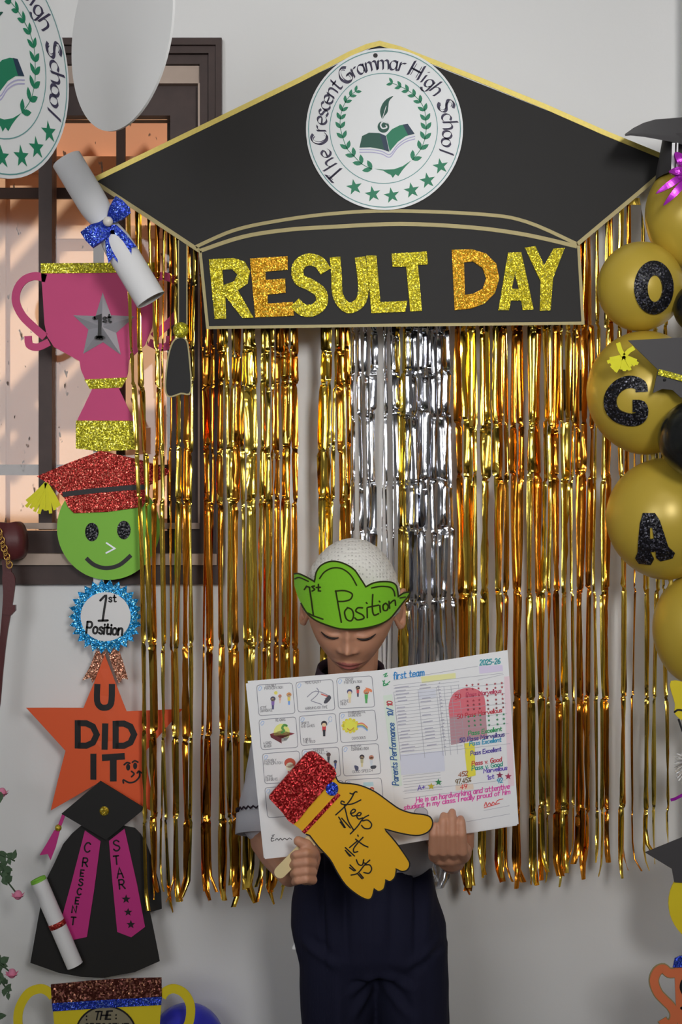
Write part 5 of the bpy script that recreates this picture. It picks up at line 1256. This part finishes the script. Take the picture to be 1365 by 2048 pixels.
for s, x, y, x2, y2, c_ in (('50', 685, 465, 740, 455, Rd), ('Pass Marvellous', 780, 445, 1085, 405, (176, 60, 90)), ('50 Pass Marvellous', 705, 630, 1090, 570, Rd), ('Pass Excellent', 800, 772, 1090, 730, Gn), ('50 Pass Marvellous', 725, 832, 1112, 776, (70, 60, 130)), ('Pass Excellent', 810, 860, 1085, 822, Tl),
                         ('Pass Excellent', 820, 942, 1085, 902, (84, 70, 150)), ('Pass v. Good', 830, 1030, 1088, 990, Rd), ('Pass v. Good', 830, 1070, 1095, 1030, (30, 140, 120)), ('Marvellous', 930, 1092, 1135, 1062, P_), ('1st', 960, 1150, 1025, 1135, P_), ('92', 1045, 1180, 1100, 1168, Tl), ('A+', 368, 1240, 435, 1225, P_), ('452', 715, 1125, 800, 1110, (150, 90, 60)), ('97.45%', 690, 1190, 828, 1165, (110, 90, 60)), ('49', 730, 1230, 790, 1220, (200, 60, 60))):
    wr(s, x, y, x2, y2, c_, 36 if x > 690 else 40, 1.6)
PK = (216, 84, 164)
wr('He is an hardworking and attentive', 355, 1345, 1158, 1222, PK, 44, 1.8); wr('student in my class. I really proud of him', 250, 1405, 1160, 1268, PK, 40, 1.8)
ink('signature', [q6(spl([(935, 1375), (950, 1340), (960, 1372), (980, 1345), (995, 1365), (1010, 1338), (1030, 1355), (1050, 1325), (1095, 1312)], n=3)), q6([(935, 1388), (1065, 1350)])], 1.6, mr, pen((196, 70, 70)), pr, h+.0006)
for x, y, r, c_ in ((483, 1205, 32, (176, 160, 40)), (545, 1170, 32, (40, 120, 70)), (1068, 1110, 31, (120, 30, 70)), (1140, 1120, 31, (150, 34, 70))):
    polys('star_sticker', [q6(star_pts(x, y, r))], mr, pen(c_), pr, h+.001)
ink('stamp_ring', [q6(circ(395, 1440, 60, 56, 24)+[(455, 1440)])], 1.2, mr, pen((110, 108, 116)), pr, h)
polys('stamp_ring', [q6(circ(395, 1440, 58, 54, 24))], mr, pen((172, 170, 178)), pr, h)

# ------------------------------------------------------------ thumb card on a stick
q7 = cv(2.676, 450, 1480)
mc = plane(W(700, 1660, -.738), Vector((.04, -1, -.03)))
t = thing('thumb_card', 'mustard foam hand with pointing thumb and red glitter cuff reading Keep it up', 'card', W(700, 1800, -.738))
out = [(672, 1553)]+spl([(673, 1556), (680, 1565), (700, 1567), (722, 1571), (750, 1583), (778, 1603), (800, 1618), (824, 1626), (848, 1629), (861, 1634), (866, 1645), (862, 1658), (851, 1667), (832, 1671), (800, 1666), (771, 1658)], n=3)
out += spl([(773, 1662), (792, 1684), (812, 1712), (820, 1727), (816, 1739), (805, 1743), (793, 1738)], n=3)+spl([(793, 1741), (790, 1755), (781, 1763), (772, 1760)], n=3)+spl([(772, 1764), (768, 1778), (758, 1783), (749, 1778)], n=3)+spl([(748, 1782), (744, 1795), (735, 1799), (716, 1790), (692, 1770), (674, 1743), (660, 1718), (637, 1693), (620, 1671)], n=3)+[(612, 1668), (600, 1658), (587, 1648)]
plate('hand_shape', out, mc, -.004, 0, M['mustard'], t)
ribbon('outline', out[:-2], 2.6, mc, 0, .0006, M['ink_black'], t)
plate('cuff', spl([(541, 1588), (560, 1566), (588, 1534), (610, 1509), (620, 1503), (632, 1504), (652, 1521), (668, 1535), (672, 1544), (671, 1554), (645, 1583), (615, 1617), (587, 1648), (566, 1625), (542, 1600), (539, 1594)], True, 2), mc, -.0035, .003, M['g_deepred'], t)
plate('cuff_stripe', q7([(412, 490), (428, 502), (620, 295), (603, 283)]), mc, 0, .0012, M['g_deepred'], t)
plate('button', q7(circ(574, 260, 33, 36, 28)), mc, 0, .003, M['g_blue'], t)
kl = [spl([(670, 284), (684, 288), (700, 276), (708, 278)], n=3), spl([(692, 284), (672, 320), (640, 358), (594, 400)], n=4), spl([(640, 332), (626, 326), (622, 338), (636, 344), (680, 342), (728, 320)], n=4), spl([(640, 350), (650, 390), (662, 435), (690, 482)], n=4)]
kl += [spl([(672, 392), (690, 388), (700, 376), (688, 370), (674, 386), (684, 406), (706, 402)], n=4), spl([(706, 402), (722, 404), (730, 392), (718, 388), (706, 404), (716, 422), (738, 416)], n=4), spl([(770, 402), (740, 420), (710, 462), (672, 502)], n=4), spl([(738, 432), (765, 428), (786, 450), (776, 472), (748, 472), (732, 456)], n=4)]
kl += [spl([(712, 538), (690, 556), (668, 575)], n=3), [(712, 508), (714, 514)], spl([(740, 520), (714, 548), (690, 580), (692, 600), (712, 596)], n=4), spl([(700, 530), (740, 560), (766, 572)], n=4)]
kl += [spl([(704, 640), (716, 665), (736, 668), (744, 640)], n=4), spl([(744, 640), (742, 655), (756, 660)], n=3), spl([(776, 642), (745, 672), (712, 712), (676, 722)], n=4), spl([(752, 668), (776, 668), (786, 690), (772, 712), (744, 708)], n=4)]
kl += [[(610, 412), (645, 468)], [(618, 438), (640, 468)], [(626, 418), (672, 470)], [(645, 575), (694, 620)], [(645, 590), (675, 620)], [(652, 600), (668, 620)], [(670, 668), (700, 698)], [(668, 682), (692, 700)], [(712, 716), (735, 742)], [(722, 714), (742, 738)]]
ink('lettering', [q7(q) for q in kl], 2.7, mc, M['ink_black'], t, .0008)
sp1 = Vector((553, 1754)); sp2 = Vector((672, 1632)); d_ = (sp2-sp1).normalized(); n_ = Vector((-d_.y, d_.x)); sk = []
for i in range(9):
    a = math.pi/2+math.pi*i/8; sk.append(tuple(sp1+d_*11+d_*math.cos(a)*12+n_*math.sin(a)*12))
sk += [tuple(sp2-n_*12), tuple(sp2+n_*12)]
plate('craft_stick', sk, mc, -.0065, -.0042, M['wood'], t)
